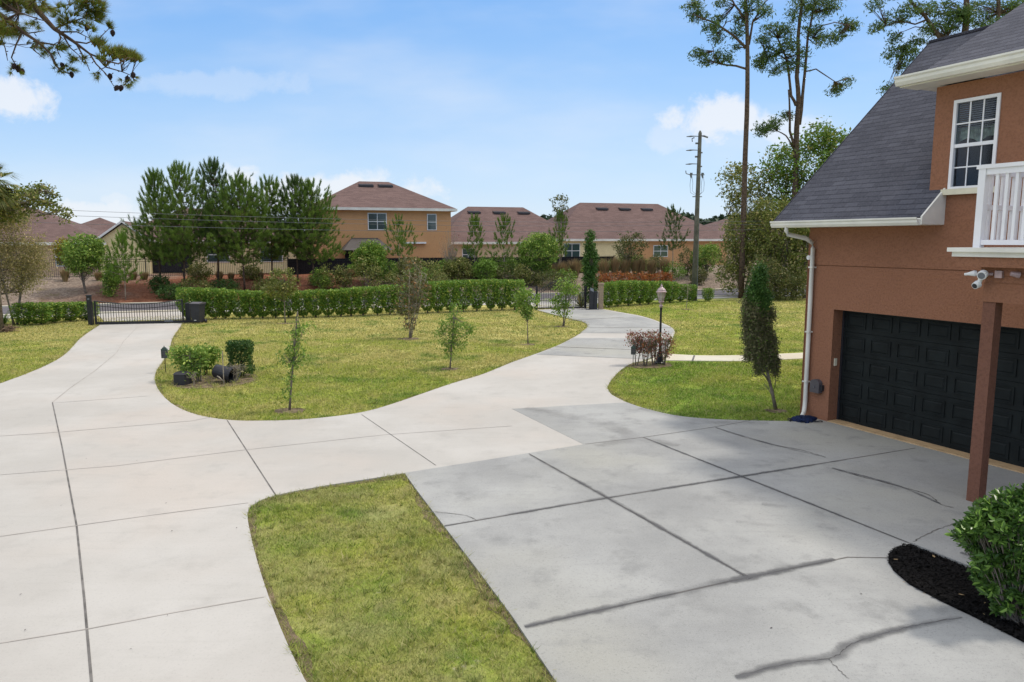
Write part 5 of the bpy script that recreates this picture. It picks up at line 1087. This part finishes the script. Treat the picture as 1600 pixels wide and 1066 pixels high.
sapling(302, 603, 575, 'small twiggy light stem plant in front of the low grey box', [(300, 585, 12, 8)], 'twiggy_shrub', 'shrub_green', 'bark_pale', 20, 3, .06, 614, 3, 0, .06, .012, 'shrub', nb=20)
# red shrubs by the lamp
for i, (u, v, cl, lb_) in enumerate(((994, 572, [(988, 530, 12, 12), (998, 538, 12, 14)], 'red brown leafed shrub at the drive edge, leftmost of the row by the lamp'), (1008, 572, [(1006, 530, 12, 13), (1010, 545, 10, 14)], 'red brown leafed shrub in the middle of the row left of the lamp'),
        (1022, 571, [(1022, 528, 11, 12), (1020, 545, 10, 14)], 'red brown leafed shrub directly left of the lamp post'), (1037, 571, [(1038, 530, 13, 14), (1045, 540, 9, 16), (1036, 552, 9, 10)], 'red brown leafed shrub right of the lamp post'))):
    sapling(u, v, 516, lb_, cl, 'red_shrub', 'red_brown_leaf', 'bark_grey', 110, 8, .058, 620 + i, 5, 0, .055, .02, 'shrub', nb=60, leaf2='magnolia_leaf' if i < 3 else 'olive_green', group='red shrubs by the lamp post')
# leaning cypress at the garage corner
p = P2(1213, 641); k = p[1] / F; root = thing('leaning_cypress', 'lopsided leaning cypress with brown foliage and bare lower trunk near the garage', 'tree', tuple(p)); tb = MB(); lb = MB(); rg = RG(640)
tr_ = [(1213, 641), (1205, 612), (1196, 580), (1186, 545), (1180, 500), (1176, 450), (1174, 415)]; T3 = [np.array([(a_ - 1213) * k, 0, (641 - b_) * k]) for a_, b_ in tr_]; T3[0][2] = -.05
tb.tube(T3, [.045, .036, .032, .028, .022, .014, .006], 7)
for (a_, b_) in (((1196, 585), (1207, 555)), ((1200, 595), (1176, 560)), ((1192, 570), (1200, 540)), ((1190, 565), (1168, 545)), ((1206, 615), (1212, 585)), ((1204, 608), (1192, 585)), ((1208, 625), (1196, 600)), ((1198, 590), (1183, 574))):
    a3 = np.array([(a_[0] - 1213) * k, 0, (641 - a_[1]) * k]); b3 = np.array([(b_[0] - 1213) * k, rg.normal(0, .08), (641 - b_[1]) * k]); tb.tube([a3, (a3 + b3) / 2 + rg.normal(0, .02, 3), b3], [.014, .010, .005], 5)
for (cu, cv, ru, rv, mi, n) in ((1177, 432, 11, 20, 0, 60), (1172, 455, 17, 24, 0, 110), (1180, 470, 16, 22, 0, 100), (1168, 485, 19, 20, 1, 110), (1180, 500, 18, 20, 1, 110), (1172, 520, 20, 20, 1, 120), (1187, 515, 12, 14, 1, 60), (1176, 540, 16, 18, 1, 90), (1200, 535, 9, 12, 1, 50), (1204, 562, 9, 11, 1, 50), (1186, 560, 10, 14, 1, 60), (1182, 572, 7, 8, 1, 22), (1159, 502, 6, 7, 1, 14), (1197, 488, 6, 8, 1, 14), (1164, 552, 7, 6, 1, 12), (1196, 520, 7, 9, 1, 18), (1158, 470, 5, 8, 1, 10), (1192, 458, 5, 8, 0, 10), (1208, 580, 5, 6, 1, 10)):
    c_ = inell(int(n * 1.8), ((cu - 1213) * k, 0, (641 - cv) * k, ru * k * .82, ru * k * .8, rv * k), rg, .1)
    P = np.repeat(c_, 26, 0) + rg.normal(0, .050, (len(c_) * 26, 3)) * np.array([1, 1, 1.5]); leaves(lb, P, .060, rg, mi, .36, up=.5)
tb.build('trunk', 'bark_grey', root); lb.build('crown', ['cypress_green', 'cypress_brown'], root)

# ------------------------------------------------------------------ glossy bush near the camera, lower right
p = HW(-7.2, 5.0); p = G(1590, 975); root = thing('glossy_bush', 'glossy leafed green bush growing out of the black mulch by the column', 'bush', tuple(p)); tb = MB(); lb = MB(); rg = RG(700); k = p[1] / F
lobes = [(1530, 800, 35, 28), (1570, 790, 35, 30), (1610, 790, 50, 40), (1520, 835, 30, 22), (1565, 840, 50, 45), (1620, 860, 60, 60), (1560, 895, 36, 30), (1600, 920, 52, 44), (1670, 830, 80, 70), (1585, 870, 50, 40), (1575, 935, 34, 26), (1640, 920, 60, 50), (1502, 802, 14, 12), (1512, 858, 18, 14), (1528, 905, 14, 12), (1560, 775, 22, 10)]
cs = []
for (cu, cv, ru, rv) in lobes:
    e = ((cu - 1590) * k, rg.uniform(-.15, .25), (975 - cv) * k * 1.0, ru * k, ru * k * 1.1, rv * k); c_ = inell(int(ru * rv / 17), e, rg, .3); cs.append(c_)
CC = np.concatenate(cs); CC = CC[CC[:, 2] > .15]; ctr = np.array([.05, .1, .75])
for i in range(0, len(CC), 1):
    q_ = CC[i]; br_ = i % 4 == 0; b0 = np.array([rg.normal(0, .08), rg.normal(0, .08), -.03]); md = np.array([q_[0] * .45, q_[1] * .45, q_[2] * .45]) + rg.normal(0, .03, 3)
    if br_: tb.tube(bez(b0, md, q_, 6), list(np.linspace(.011, .003, 6)), 5, cap=False)
    else: tb.tube([q_ * .82 + np.array([0, 0, .02]), q_], [.004, .003], 4, cap=False)
    d_ = q_ - ctr; d_ /= np.linalg.norm(d_) + 1e-6; d_[2] += .35
    n = 13; a_ = np.linspace(0, 6.28 * 2.2, n); ax1 = np.cross(d_, [0, 0, 1.0]); ax1 /= np.linalg.norm(ax1) + 1e-6; ax2 = np.cross(d_, ax1); rad = .030
    P = q_ + (np.cos(a_)[:, None] * ax1 + np.sin(a_)[:, None] * ax2) * rad - d_ * np.linspace(-.02, .07, n)[:, None]
    out = (np.cos(a_)[:, None] * ax1 + np.sin(a_)[:, None] * ax2) * .9 + d_ * np.linspace(.7, .1, n)[:, None]
    leaves(lb, P, .078, rg, 0, .46, fold=True, out=out)
tb.build('stems', 'bark_grey', root); lb.build('foliage', 'gloss_green', root, smooth=False)

# ------------------------------------------------------------------ trees on the right behind the lawn
def px_tree(name, label, base_u, base_v, dy, limbs, tufts, bark, mt, seed, size=.2, tuft_n=10, spread=.28, needle=False, r0=.2, base=None, cat='pine tree', aspect=.45):
    """limbs: polylines of photo bearings with radii in metres; tufts: (u,v,ru,rv,n) masses of foliage"""
    rg = RG(seed); b0 = np.array(base if base is not None else G(base_u, base_v)); y0 = b0[1] + dy; root = thing(name, label, cat, tuple(b0)); tb = MB(); lb = MB()
    ends = []
    for pts, ra, rb in limbs:
        yj = rg.normal(0, .5); W3 = []
        for i, (a_, b_) in enumerate(pts): f = i / max(1, len(pts) - 1); W3.append(PX(a_, b_, y0 + yj * f * (0 if ra > .12 else 1.6)) - b0)
        if ra >= r0 * .99: W3[0] = np.array([W3[0][0] * 0, 0, -.1]) if True else W3[0]
        sm = [];
        for i in range(len(W3) - 1):
            for t in (0, .5): sm.append(W3[i] * (1 - t) + W3[i + 1] * t + (rg.normal(0, .02, 3) if t else 0))
        sm.append(W3[-1]); tb.tube(sm, list(np.linspace(ra, rb, len(sm))), 7); ends.append(W3)
    allp = np.concatenate([np.array(e_) for e_ in ends])
    for (cu, cv, ru, rv, n) in tufts:
        k = y0 / F; c_ = PX(cu, cv, y0 + rg.normal(0, .4)) - b0; C_ = inell(n, (*c_, ru * k, ru * k, rv * k), rg, .15)
        near = allp[np.argmin(np.linalg.norm(allp - c_, axis=1))]
        for q_ in C_[::2]:
            tb.tube(bez(near, (near + q_) / 2 + rg.normal(0, .1, 3), q_, 4), [.03, .022, .015, .008], 3, cap=False)
        if needle: D = (C_ - near); D /= np.linalg.norm(D, axis=1, keepdims=True) + 1e-6; D[:, 2] += .5; needles(lb, C_, D, size, tuft_n, rg, 0, .03, .9)
        else:
            P = np.repeat(C_, tuft_n, 0) + rg.normal(0, spread * .5, (len(C_) * tuft_n, 3)) * np.array([1, 1, .6]); leaves(lb, P, size, rg, 0, aspect)
    tb.build('trunk', bark, root); lb.build('crown', mt, root); return root
px_tree('tall_pine', 'tall pine with one straight bare trunk and high sparse limbs behind the lawn', 1158, 466, 0,
        [([(1158, 466), (1163, 300), (1167, 180), (1168, 90), (1166, 20), (1160, -60)], .20, .09), ([(1167, 108), (1150, 103), (1125, 100), (1105, 93), (1095, 82)], .075, .03), ([(1166, 75), (1145, 55), (1120, 38), (1100, 30), (1082, 22)], .09, .03),
         ([(1160, 25), (1148, 8), (1138, -10)], .08, .04), ([(1170, 70), (1176, 35), (1190, 10), (1205, -5)], .08, .03), ([(1100, 30), (1090, 12), (1085, 5)], .04, .02), ([(1125, 50), (1135, 35), (1146, 30)], .04, .02), ([(1117, 98), (1115, 80), (1112, 70)], .03, .015)],
        [(1083, 12, 16, 12, 36), (1092, 28, 15, 8, 26), (1112, 42, 12, 7, 24), (1122, 58, 10, 12, 26), (1122, 30, 12, 6, 18), (1092, 85, 12, 8, 26), (1100, 96, 8, 5, 14), (1122, 88, 12, 10, 24), (1138, 92, 8, 8, 16), (1150, 72, 8, 5, 10), (1160, 30, 14, 10, 34), (1175, 8, 18, 12, 44), (1195, 20, 12, 9, 24), (1128, 5, 8, 8, 16), (1152, 50, 10, 10, 18), (1165, -25, 40, 20, 60)],
        'bark_pine', 'pine_dark', 800, .25, 13, .38, False, .20, aspect=.24)
px_tree('tall_pine', 'tall forked tree with several dark stems rising above the wood', 1240, 466, 2,
        [([(1240, 466), (1243, 280), (1245, 200), (1248, 160), (1245, 120), (1247, 60), (1254, 0), (1258, -40)], .22, .08), ([(1249, 195), (1254, 150), (1258, 110), (1262, 60), (1270, 20), (1278, -20)], .12, .05), ([(1244, 165), (1236, 150), (1233, 120), (1228, 90), (1215, 60), (1212, 40)], .11, .04),
         ([(1242, 232), (1234, 205), (1234, 175), (1232, 140)], .10, .05), ([(1258, 112), (1275, 108), (1290, 118), (1305, 128), (1318, 125)], .05, .02), ([(1238, 230), (1228, 212), (1215, 205), (1198, 205)], .06, .02), ([(1270, 60), (1285, 40), (1305, 35), (1325, 40)], .05, .02), ([(1230, 95), (1215, 85), (1195, 80)], .05, .02), ([(1262, 60), (1275, 70), (1290, 62)], .04, .02)],
        [(1315, 135, 13, 5, 20), (1303, 142, 8, 6, 14), (1326, 124, 5, 4, 8), (1192, 200, 12, 7, 26), (1208, 194, 12, 7, 26), (1228, 180, 8, 6, 18), (1190, 208, 6, 5, 10), (1195, 95, 16, 10, 36), (1188, 100, 10, 10, 24), (1210, 45, 20, 8, 36), (1195, 60, 14, 8, 24), (1222, 70, 22, 10, 40), (1205, 85, 14, 8, 22), (1245, 85, 18, 16, 34),
         (1250, 20, 20, 16, 50), (1280, 15, 22, 14, 50), (1300, 8, 14, 10, 28), (1322, 42, 14, 12, 40), (1332, 40, 6, 6, 10), (1290, 62, 20, 9, 34), (1270, 45, 16, 10, 30), (1240, 105, 22, 7, 26), (1230, 52, 14, 10, 24), (1275, -10, 44, 12, 60), (1310, 60, 10, 6, 14), (1216, 108, 18, 6, 22)],
        'bark_pine', 'pine_dark', 801, .25, 13, .38, False, .22, aspect=.24)
px_tree('tall_pine', 'tall pine with two stems and spreading limbs rising behind the garage roof', 1500, 462, 4,
        [([(1500, 462), (1503, 200), (1507, 60), (1510, 20), (1512, -50)], .34, .16), ([(1530, 300), (1557, 100), (1560, 20), (1562, -40)], .22, .12), ([(1488, 120), (1470, 62), (1445, 25), (1425, 5), (1412, -15)], .17, .08), ([(1450, 30), (1430, 38), (1405, 34), (1385, 40)], .07, .03), ([(1480, 60), (1455, 45), (1430, 42), (1410, 50)], .06, .02), ([(1505, 55), (1525, 45), (1540, 50)], .08, .03), ([(1480, 90), (1450, 68), (1430, 62), (1415, 70)], .06, .02)],
        [(1400, 28, 22, 9, 44), (1370, 45, 12, 8, 24), (1365, 10, 12, 10, 20), (1380, -5, 20, 10, 30), (1425, 12, 18, 10, 34), (1445, 15, 14, 10, 26), (1470, 12, 20, 14, 50), (1395, 60, 10, 10, 20), (1400, 85, 16, 12, 40), (1422, 85, 12, 14, 40), (1430, 65, 14, 8, 26), (1408, 106, 10, 8, 22), (1385, 140, 12, 5, 14), (1395, 134, 8, 4, 8), (1475, 42, 26, 14, 80), (1490, 30, 18, 16, 60), (1510, 25, 12, 14, 40), (1535, 30, 20, 10, 40), (1550, 40, 16, 8, 34), (1530, 8, 26, 12, 50), (1575, 15, 20, 12, 50), (1590, 10, 20, 10, 40), (1450, 45, 10, 8, 16)],
        'bark_pine', 'pine_dark', 802, .27, 12, .38, False, .34, aspect=.26)
# wood edge: individual trees between lawn and house
def wood_tree(u, v, vt, ells_px, mt, seed, label, n, size=.17, per=14, stems=2, tr=.12, sp=.28, nb=60, leaf2=None, dy=0, bark='bark_grey'):
    p = P2(u, v); p[1] += dy; p[0] = p[0] * (p[1] / (p[1] - dy)); k = p[1] / F; vb = HZ + CAMH / k
    ells = [((eu - u) * k, 0, (vb - ev) * k, eru * k, eru * k * .8, erv * k) for eu, ev, eru, erv in ells_px]
    return tree('woodland_tree', tuple(p), label, 'tree', RG(seed), ells, (vb - vt) * k * .6, tr, None, size, n, per, bark, mt, stems=stems, spread=sp, nbranch=nb, leaf2=leaf2, twig_r=.012)
wood_tree(1245, 466, 200, [(1240, 260, 45, 38), (1265, 222, 26, 22), (1290, 235, 30, 25), (1210, 262, 26, 30), (1250, 310, 50, 36), (1215, 330, 34, 30), (1300, 260, 34, 34)], 'lime_green', 820, 'light green broadleaf tree, tallest leafy crown beside the garage roof', 760, .24, 14, 2, .12, .30, 60, 'wood_green', dy=3, bark='bark_dark')
wood_tree(1160, 466, 255, [(1150, 290, 34, 30), (1138, 275, 18, 16), (1165, 320, 36, 26), (1190, 295, 20, 22)], 'wood_green', 821, 'sparse feathery tree around the foot of the straight pine trunk', 330, .21, 10, 3, .08, .24, 70, dy=4, bark='bark_dark')
wood_tree(1160, 468, 340, [(1165, 370, 40, 34), (1145, 400, 26, 30), (1185, 400, 34, 36), (1160, 350, 34, 16), (1140, 430, 22, 26)], 'wood_green', 822, 'dense dark tree at the left edge of the wood by the berm', 620, .17, 15, 3, .09, .22, 60, dy=2)
wood_tree(1215, 468, 320, [(1215, 360, 40, 36), (1235, 390, 34, 40), (1200, 330, 30, 20), (1225, 420, 40, 40), (1190, 380, 30, 30)], 'wood_green', 823, 'dense olive tree in the middle of the wood behind the lawn', 720, .17, 15, 3, .10, .22, 60, dy=1)
wood_tree(1255, 468, 320, [(1255, 350, 40, 36), (1250, 400, 40, 50), (1290, 380, 40, 60), (1285, 300, 34, 30)], 'wood_green', 824, 'dense tree half hidden by the garage corner', 720, .17, 15, 3, .10, .22, 60, dy=1)
wood_tree(1190, 470, 400, [(1190, 430, 26, 34), (1212, 445, 26, 26), (1236, 445, 24, 28)], 'deep_wood', 825, 'low dark thicket shrub behind the leaning cypress', 520, .13, 15, 4, .05, .16, 40)
wood_tree(1305, 468, 260, [(1310, 300, 40, 40), (1330, 360, 50, 60)], 'wood_green', 826, 'tree hidden mostly behind the house roof edge', 400, .17, 14, 3, .12, .3, 40, dy=6)
wood_tree(1159, 462, 395, [(1148, 408, 13, 14)], 'deep_wood', 827, 'thin leaning dark stem at the left front of the wood', 50, .12, 10, 1, .06, .14, 14, bark='bark_dark')

# ------------------------------------------------------------------ left edge
k = 32 / F
p = P2(24, 508)
ells = [((a_ - 24) * p[1] / F, 0, (508 - b_) * p[1] / F, r_ * p[1] / F, r_ * p[1] / F * .8, q_ * p[1] / F) for a_, b_, r_, q_ in ((15, 370, 34, 26), (45, 400, 32, 26), (60, 420, 18, 20), (20, 430, 36, 30), (-20, 390, 40, 40), (45, 440, 22, 14), (0, 345, 26, 18), (-30, 440, 40, 40), (10, 320, 22, 16), (30, 345, 30, 18), (62, 385, 18, 18), (28, 330, 24, 16), (72, 400, 14, 22), (0, 400, 40, 34))]
tree('feathery_tree', tuple(p), 'feathery grey green tree at the left edge of the lawn', 'tree', RG(900), ells, 3.0, .06, None, .085, 1900, 18, 'bark_grey', 'grey_green', stems=4, spread=.20, nbranch=90, twig_r=.005, aspect=.4)
p = P2(-60, 516)
t = px_tree('oak_tree', 'dark leaved branch reaching in at the left above the tan house roof', -60, 516, 0, [([(-60, 516), (-62, 420), (-50, 345), (-30, 325)], .16, .08), ([(-50, 345), (-10, 325), (30, 318), (60, 310), (85, 320)], .06, .02), ([(0, 322), (40, 305), (70, 298)], .03, .015), ([(30, 318), (70, 335), (110, 338)], .02, .008), ([(-20, 325), (10, 300), (5, 290)], .04, .02)],
        [(60, 296, 18, 7, 34), (40, 305, 18, 9, 34), (80, 303, 8, 5, 12), (72, 318, 16, 6, 26), (40, 322, 20, 8, 30), (20, 310, 16, 12, 30), (92, 328, 12, 4, 12), (100, 336, 10, 3, 7), (5, 315, 24, 18, 80), (15, 335, 26, 14, 70), (-30, 320, 40, 30, 120), (105, 345, 14, 3, 4), (60, 335, 24, 4, 10)],
        'bark_grey', 'olive_green', 901, .13, 11, .26, False, .16, cat='tree', aspect=.55)
# cabbage palm
p = P2(-2, 520); root = thing('cabbage_palm', 'fan palm with drooping fronds at the left edge above the feathery tree', 'palm', tuple(p)); tb = MB(); lb = MB(); rg = RG(910); kk = p[1] / F; hc = (520 - 290) * kk
tb.tube([(0, 0, -.1), (.05, 0, hc * .5), (0, 0, hc)], [.2, .17, .16], 12)
for j in range(34):
    a_ = rg.uniform(0, 6.28); el = rg.uniform(-.75, 1.2); L1 = rg.uniform(.55, .8); d_ = np.array([math.cos(a_) * math.cos(el), math.sin(a_) * math.cos(el), math.sin(el)]); c0_ = np.array([0, 0, hc]); hub = c0_ + d_ * L1; hub[2] -= .08
    tb.tube([c0_, (c0_ + hub) / 2 + np.array([0, 0, .05]), hub], [.02, .015, .01], 4); side = np.cross(d_, [0, 0, 1]); side /= np.linalg.norm(side) + 1e-6
    for q_ in np.linspace(-1.25, 1.25, 26):
        v_ = d_ * math.cos(q_) + side * math.sin(q_); L2 = .85 * rg.uniform(.85, 1.15); tip = hub + v_ * L2 + np.array([0, 0, -.30 * L2]); mid = hub + v_ * L2 * .55; nrm = np.cross(v_, [0, 0, 1]); nrm /= np.linalg.norm(nrm) + 1e-6
        lb.add([hub, mid + nrm * .022, tip, mid - nrm * .022], [(0, 1, 2, 3)])
tb.build('trunk', 'bark_grey', root); lb.build('fronds', 'olive_green', root)
spiky(tuple(P2(6, 508)), 'low green palmetto with arching fronds at the left frame edge', 60, 1.15, .03, RG(911), 'shrub_green', 'palmetto', 'palm', droop=.9)
p = P2(6, 519); t = thing('frond_pile', 'heap of dead brown palm fronds on the lawn at the left edge', 'frond pile', tuple(p)); m = MB(); rg = RG(912)
for j in range(90):
    a_ = rg.uniform(0, 6.28); c_ = np.array([rg.normal(0, .22), rg.normal(0, .15), rg.uniform(.02, .28)]); d_ = np.array([math.cos(a_), math.sin(a_), rg.normal(0, .3)]) * rg.uniform(.12, .3); m.tube([c_ - d_, c_, c_ + d_], [.008, .016, .005], 4)
m.build('dead_fronds', 'dead_frond', t)
# long pine limb hanging in at the top left, from a pine whose trunk stands left of the frame
b0 = np.array([-13.4, 15.0, 0.0]); root = thing('overhanging_pine', 'pine limb with cones and needle tufts hanging in at the top left', 'pine tree', tuple(b0)); tb = MB(); lb = MB(); cb = MB(); rg = RG(920); YB = 12.0
tb.tube([(0, 0, -.2), (.05, 0, 4), (.1, -.1, 9), (.2, -.2, 15)], [.30, .24, .18, .06], 12)
lim = lambda pts, y=YB: [PX(a_, b_, y + (i * .06)) - b0 for i, (a_, b_) in enumerate(pts)]
main = [np.array([.1, -.05, 7.6]), np.array([2.0, -1.6, 8.2])] + lim([(35, -20), (60, 18), (85, 45), (115, 65), (140, 84), (165, 95)]); tb.tube(main, [.09, .075, .055, .045, .034, .025, .016, .008], 7)
m2 = [np.array([.1, -.05, 7.2]), np.array([1.8, -1.4, 7.6])] + lim([(-30, 0), (10, 30), (35, 50), (60, 66), (80, 85), (90, 105), (108, 116)], YB - .2); tb.tube(m2, [.06, .05, .04, .034, .026, .02, .014, .010, .006], 6)
tw = [[(85, 45), (110, 35), (130, 28), (140, 15)], [(60, 18), (90, 12), (115, 5), (130, -10)], [(115, 65), (135, 68), (155, 60), (170, 45)], [(35, 50), (25, 70), (18, 90), (28, 108), (35, 112)], [(60, 66), (85, 70), (100, 76), (110, 72)], [(140, 84), (150, 100), (165, 115), (178, 135)], [(165, 95), (185, 100), (200, 90), (215, 95)], [(150, 88), (165, 105), (190, 112), (205, 118)],
      [(90, 45), (95, 60), (88, 75), (95, 90)], [(80, 85), (85, 100), (95, 112), (112, 115)], [(45, 8), (60, -5), (80, -10)], [(10, 30), (30, 20), (60, 30), (80, 36)], [(10, 35), (0, 55), (8, 75), (12, 95)], [(120, 70), (132, 92), (140, 110)], [(60, 66), (52, 78), (70, 92)], [(95, 50), (120, 50), (140, 60)], [(20, 40), (45, 52), (70, 48)], [(100, 58), (110, 75), (125, 88)]]
ends = []
for pts in tw: w3 = lim(pts, YB + rg.normal(0, .18)); tb.tube(w3, list(np.linspace(.015, .005, len(w3))), 5); ends += w3[1:]
for (cu, cv, ru, rv, n, l_) in ((20, 8, 26, 14, 90, .17), (12, 40, 20, 14, 60, .16), (0, 5, 14, 12, 40, .17), (60, 10, 14, 8, 16, .14), (100, 30, 16, 10, 22, .13), (50, 70, 10, 6, 10, .12), (120, 90, 14, 8, 14, .12), (75, 80, 12, 6, 10, .12), (140, 10, 18, 14, 60, .17), (148, 28, 8, 8, 14, .15), (172, 42, 6, 5, 8, .14), (155, 72, 10, 7, 18, .15), (175, 86, 16, 8, 32, .15), (195, 92, 15, 7, 34, .15), (210, 95, 8, 5, 14, .14), (90, 74, 12, 5, 14, .12), (98, 108, 16, 6, 16, .11), (55, 38, 10, 6, 8, .11), (110, 20, 16, 8, 12, .13), (25, 108, 14, 5, 10, .10), (200, 125, 12, 10, 10, .11), (142, 44, 6, 8, 8, .12), (70, 8, 20, 8, 12, .13), (2, 68, 5, 4, 8, .1), (150, 115, 8, 6, 5, .11), (118, 38, 12, 8, 8, .12), (160, 95, 14, 8, 10, .11)):
    kk = YB / F; c_ = PX(cu, cv, YB + rg.normal(0, .1)) - b0; C_ = inell(n, (*c_, ru * kk, ru * kk, rv * kk), rg, .1); near = np.array(ends)[np.argmin(np.linalg.norm(np.array(ends) - c_, axis=1))]; D = C_ - near; D /= np.linalg.norm(D, axis=1, keepdims=True) + 1e-6; D += np.array([.3, 0, -.1 if cv > 100 else .35]); needles(lb, C_, D, l_, 44, rg, 0, .0065, .75)
    for q_ in C_[::3]: tb.tube([near, (near + q_) / 2 + rg.normal(0, .02, 3), q_], [.005, .004, .003], 3, cap=False)
for (cu, cv) in ((28, 108), (35, 112), (98, 103), (112, 117), (136, 44), (176, 52), (182, 138), (189, 138), (199, 124), (208, 118), (172, 120), (22, 104)):
    c_ = PX(cu, cv, YB + rg.normal(0, .12)) - b0; cb = MB(); L_ = .10; d_ = np.array([rg.normal(0, .3), rg.normal(0, .3), -1]); d_ /= np.linalg.norm(d_); cb.tube([c_ - d_ * L_ * .5, c_ - d_ * L_ * .25, c_ + d_ * L_ * .1, c_ + d_ * L_ * .5], [.012, .034, .034, .010], 8)
    for q_ in range(40):
        a_ = q_ * 2.4; f = q_ / 40; rr_ = .038 * math.sin(math.pi * (f * .85 + .1)); pc = c_ + d_ * L_ * (f - .5); e1 = np.cross(d_, [1, 0, .1]); e1 /= np.linalg.norm(e1); e2 = np.cross(d_, e1); o_ = e1 * math.cos(a_) + e2 * math.sin(a_); cb.add([pc + o_ * rr_ * .6, pc + o_ * rr_ * 1.3 + np.cross(o_, d_) * .01 + d_ * -.004, pc + o_ * rr_ * 1.3 - np.cross(o_, d_) * .01 + d_ * -.004], [(0, 1, 2)])
    cb.build('pine_cone', 'cone_brown', root)
for j in range(26):
    a_ = j * 2.39; z_ = 8.2 + j * .26; L_ = 2.6 * (1 - j / 34) * rg.uniform(.7, 1.1)
    if math.cos(a_) > .2 and z_ < 11.5: continue
    p0_ = np.array([.1, -.1, z_]); e_ = p0_ + np.array([math.cos(a_) * L_, math.sin(a_) * L_, .3]); bp = bez(p0_, (p0_ + e_) / 2 - np.array([0, 0, .15]), e_, 6); tb.tube(bp, list(np.linspace(.05, .012, 6)), 5)
    C_ = np.repeat(np.array(bp[3:]), 14, 0) + rg.normal(0, .28, (42, 3)); needles(lb, C_, C_ - p0_ * .95, .17, 26, rg, 0, .010, .8)
for bp in (main[:3], m2[:3]):
    for q_ in range(1, 3):
        C_ = bp[q_] + rg.normal(0, .30, (30, 3)) + np.array([-.2, 0, .3]); C_ = C_[[proj_u(c__ + b0) < -12 for c__ in C_]]; needles(lb, C_, rg.normal(0, .4, C_.shape) + np.array([0, 0, .5]), .17, 26, rg, 0, .008, .8)
        for c__ in C_[::2]: tb.tube([bp[q_], c__], [.012, .005], 4)
# small knobs where old needles dropped
for pts in [lim(t_, YB) for t_ in tw]:
    for i in range(len(pts) - 1):
        for f in (.3, .7):
            c_ = pts[i] * (1 - f) + pts[i + 1] * f; sd = rg.normal(0, .035, 3); tb.tube([c_, c_ + sd], [.005, .007], 4)
tb.build('trunk', 'bark_pine', root); lb.build('needles', 'pine_branch', root)
# upper crown of that pine, out of frame, so its shade is honest
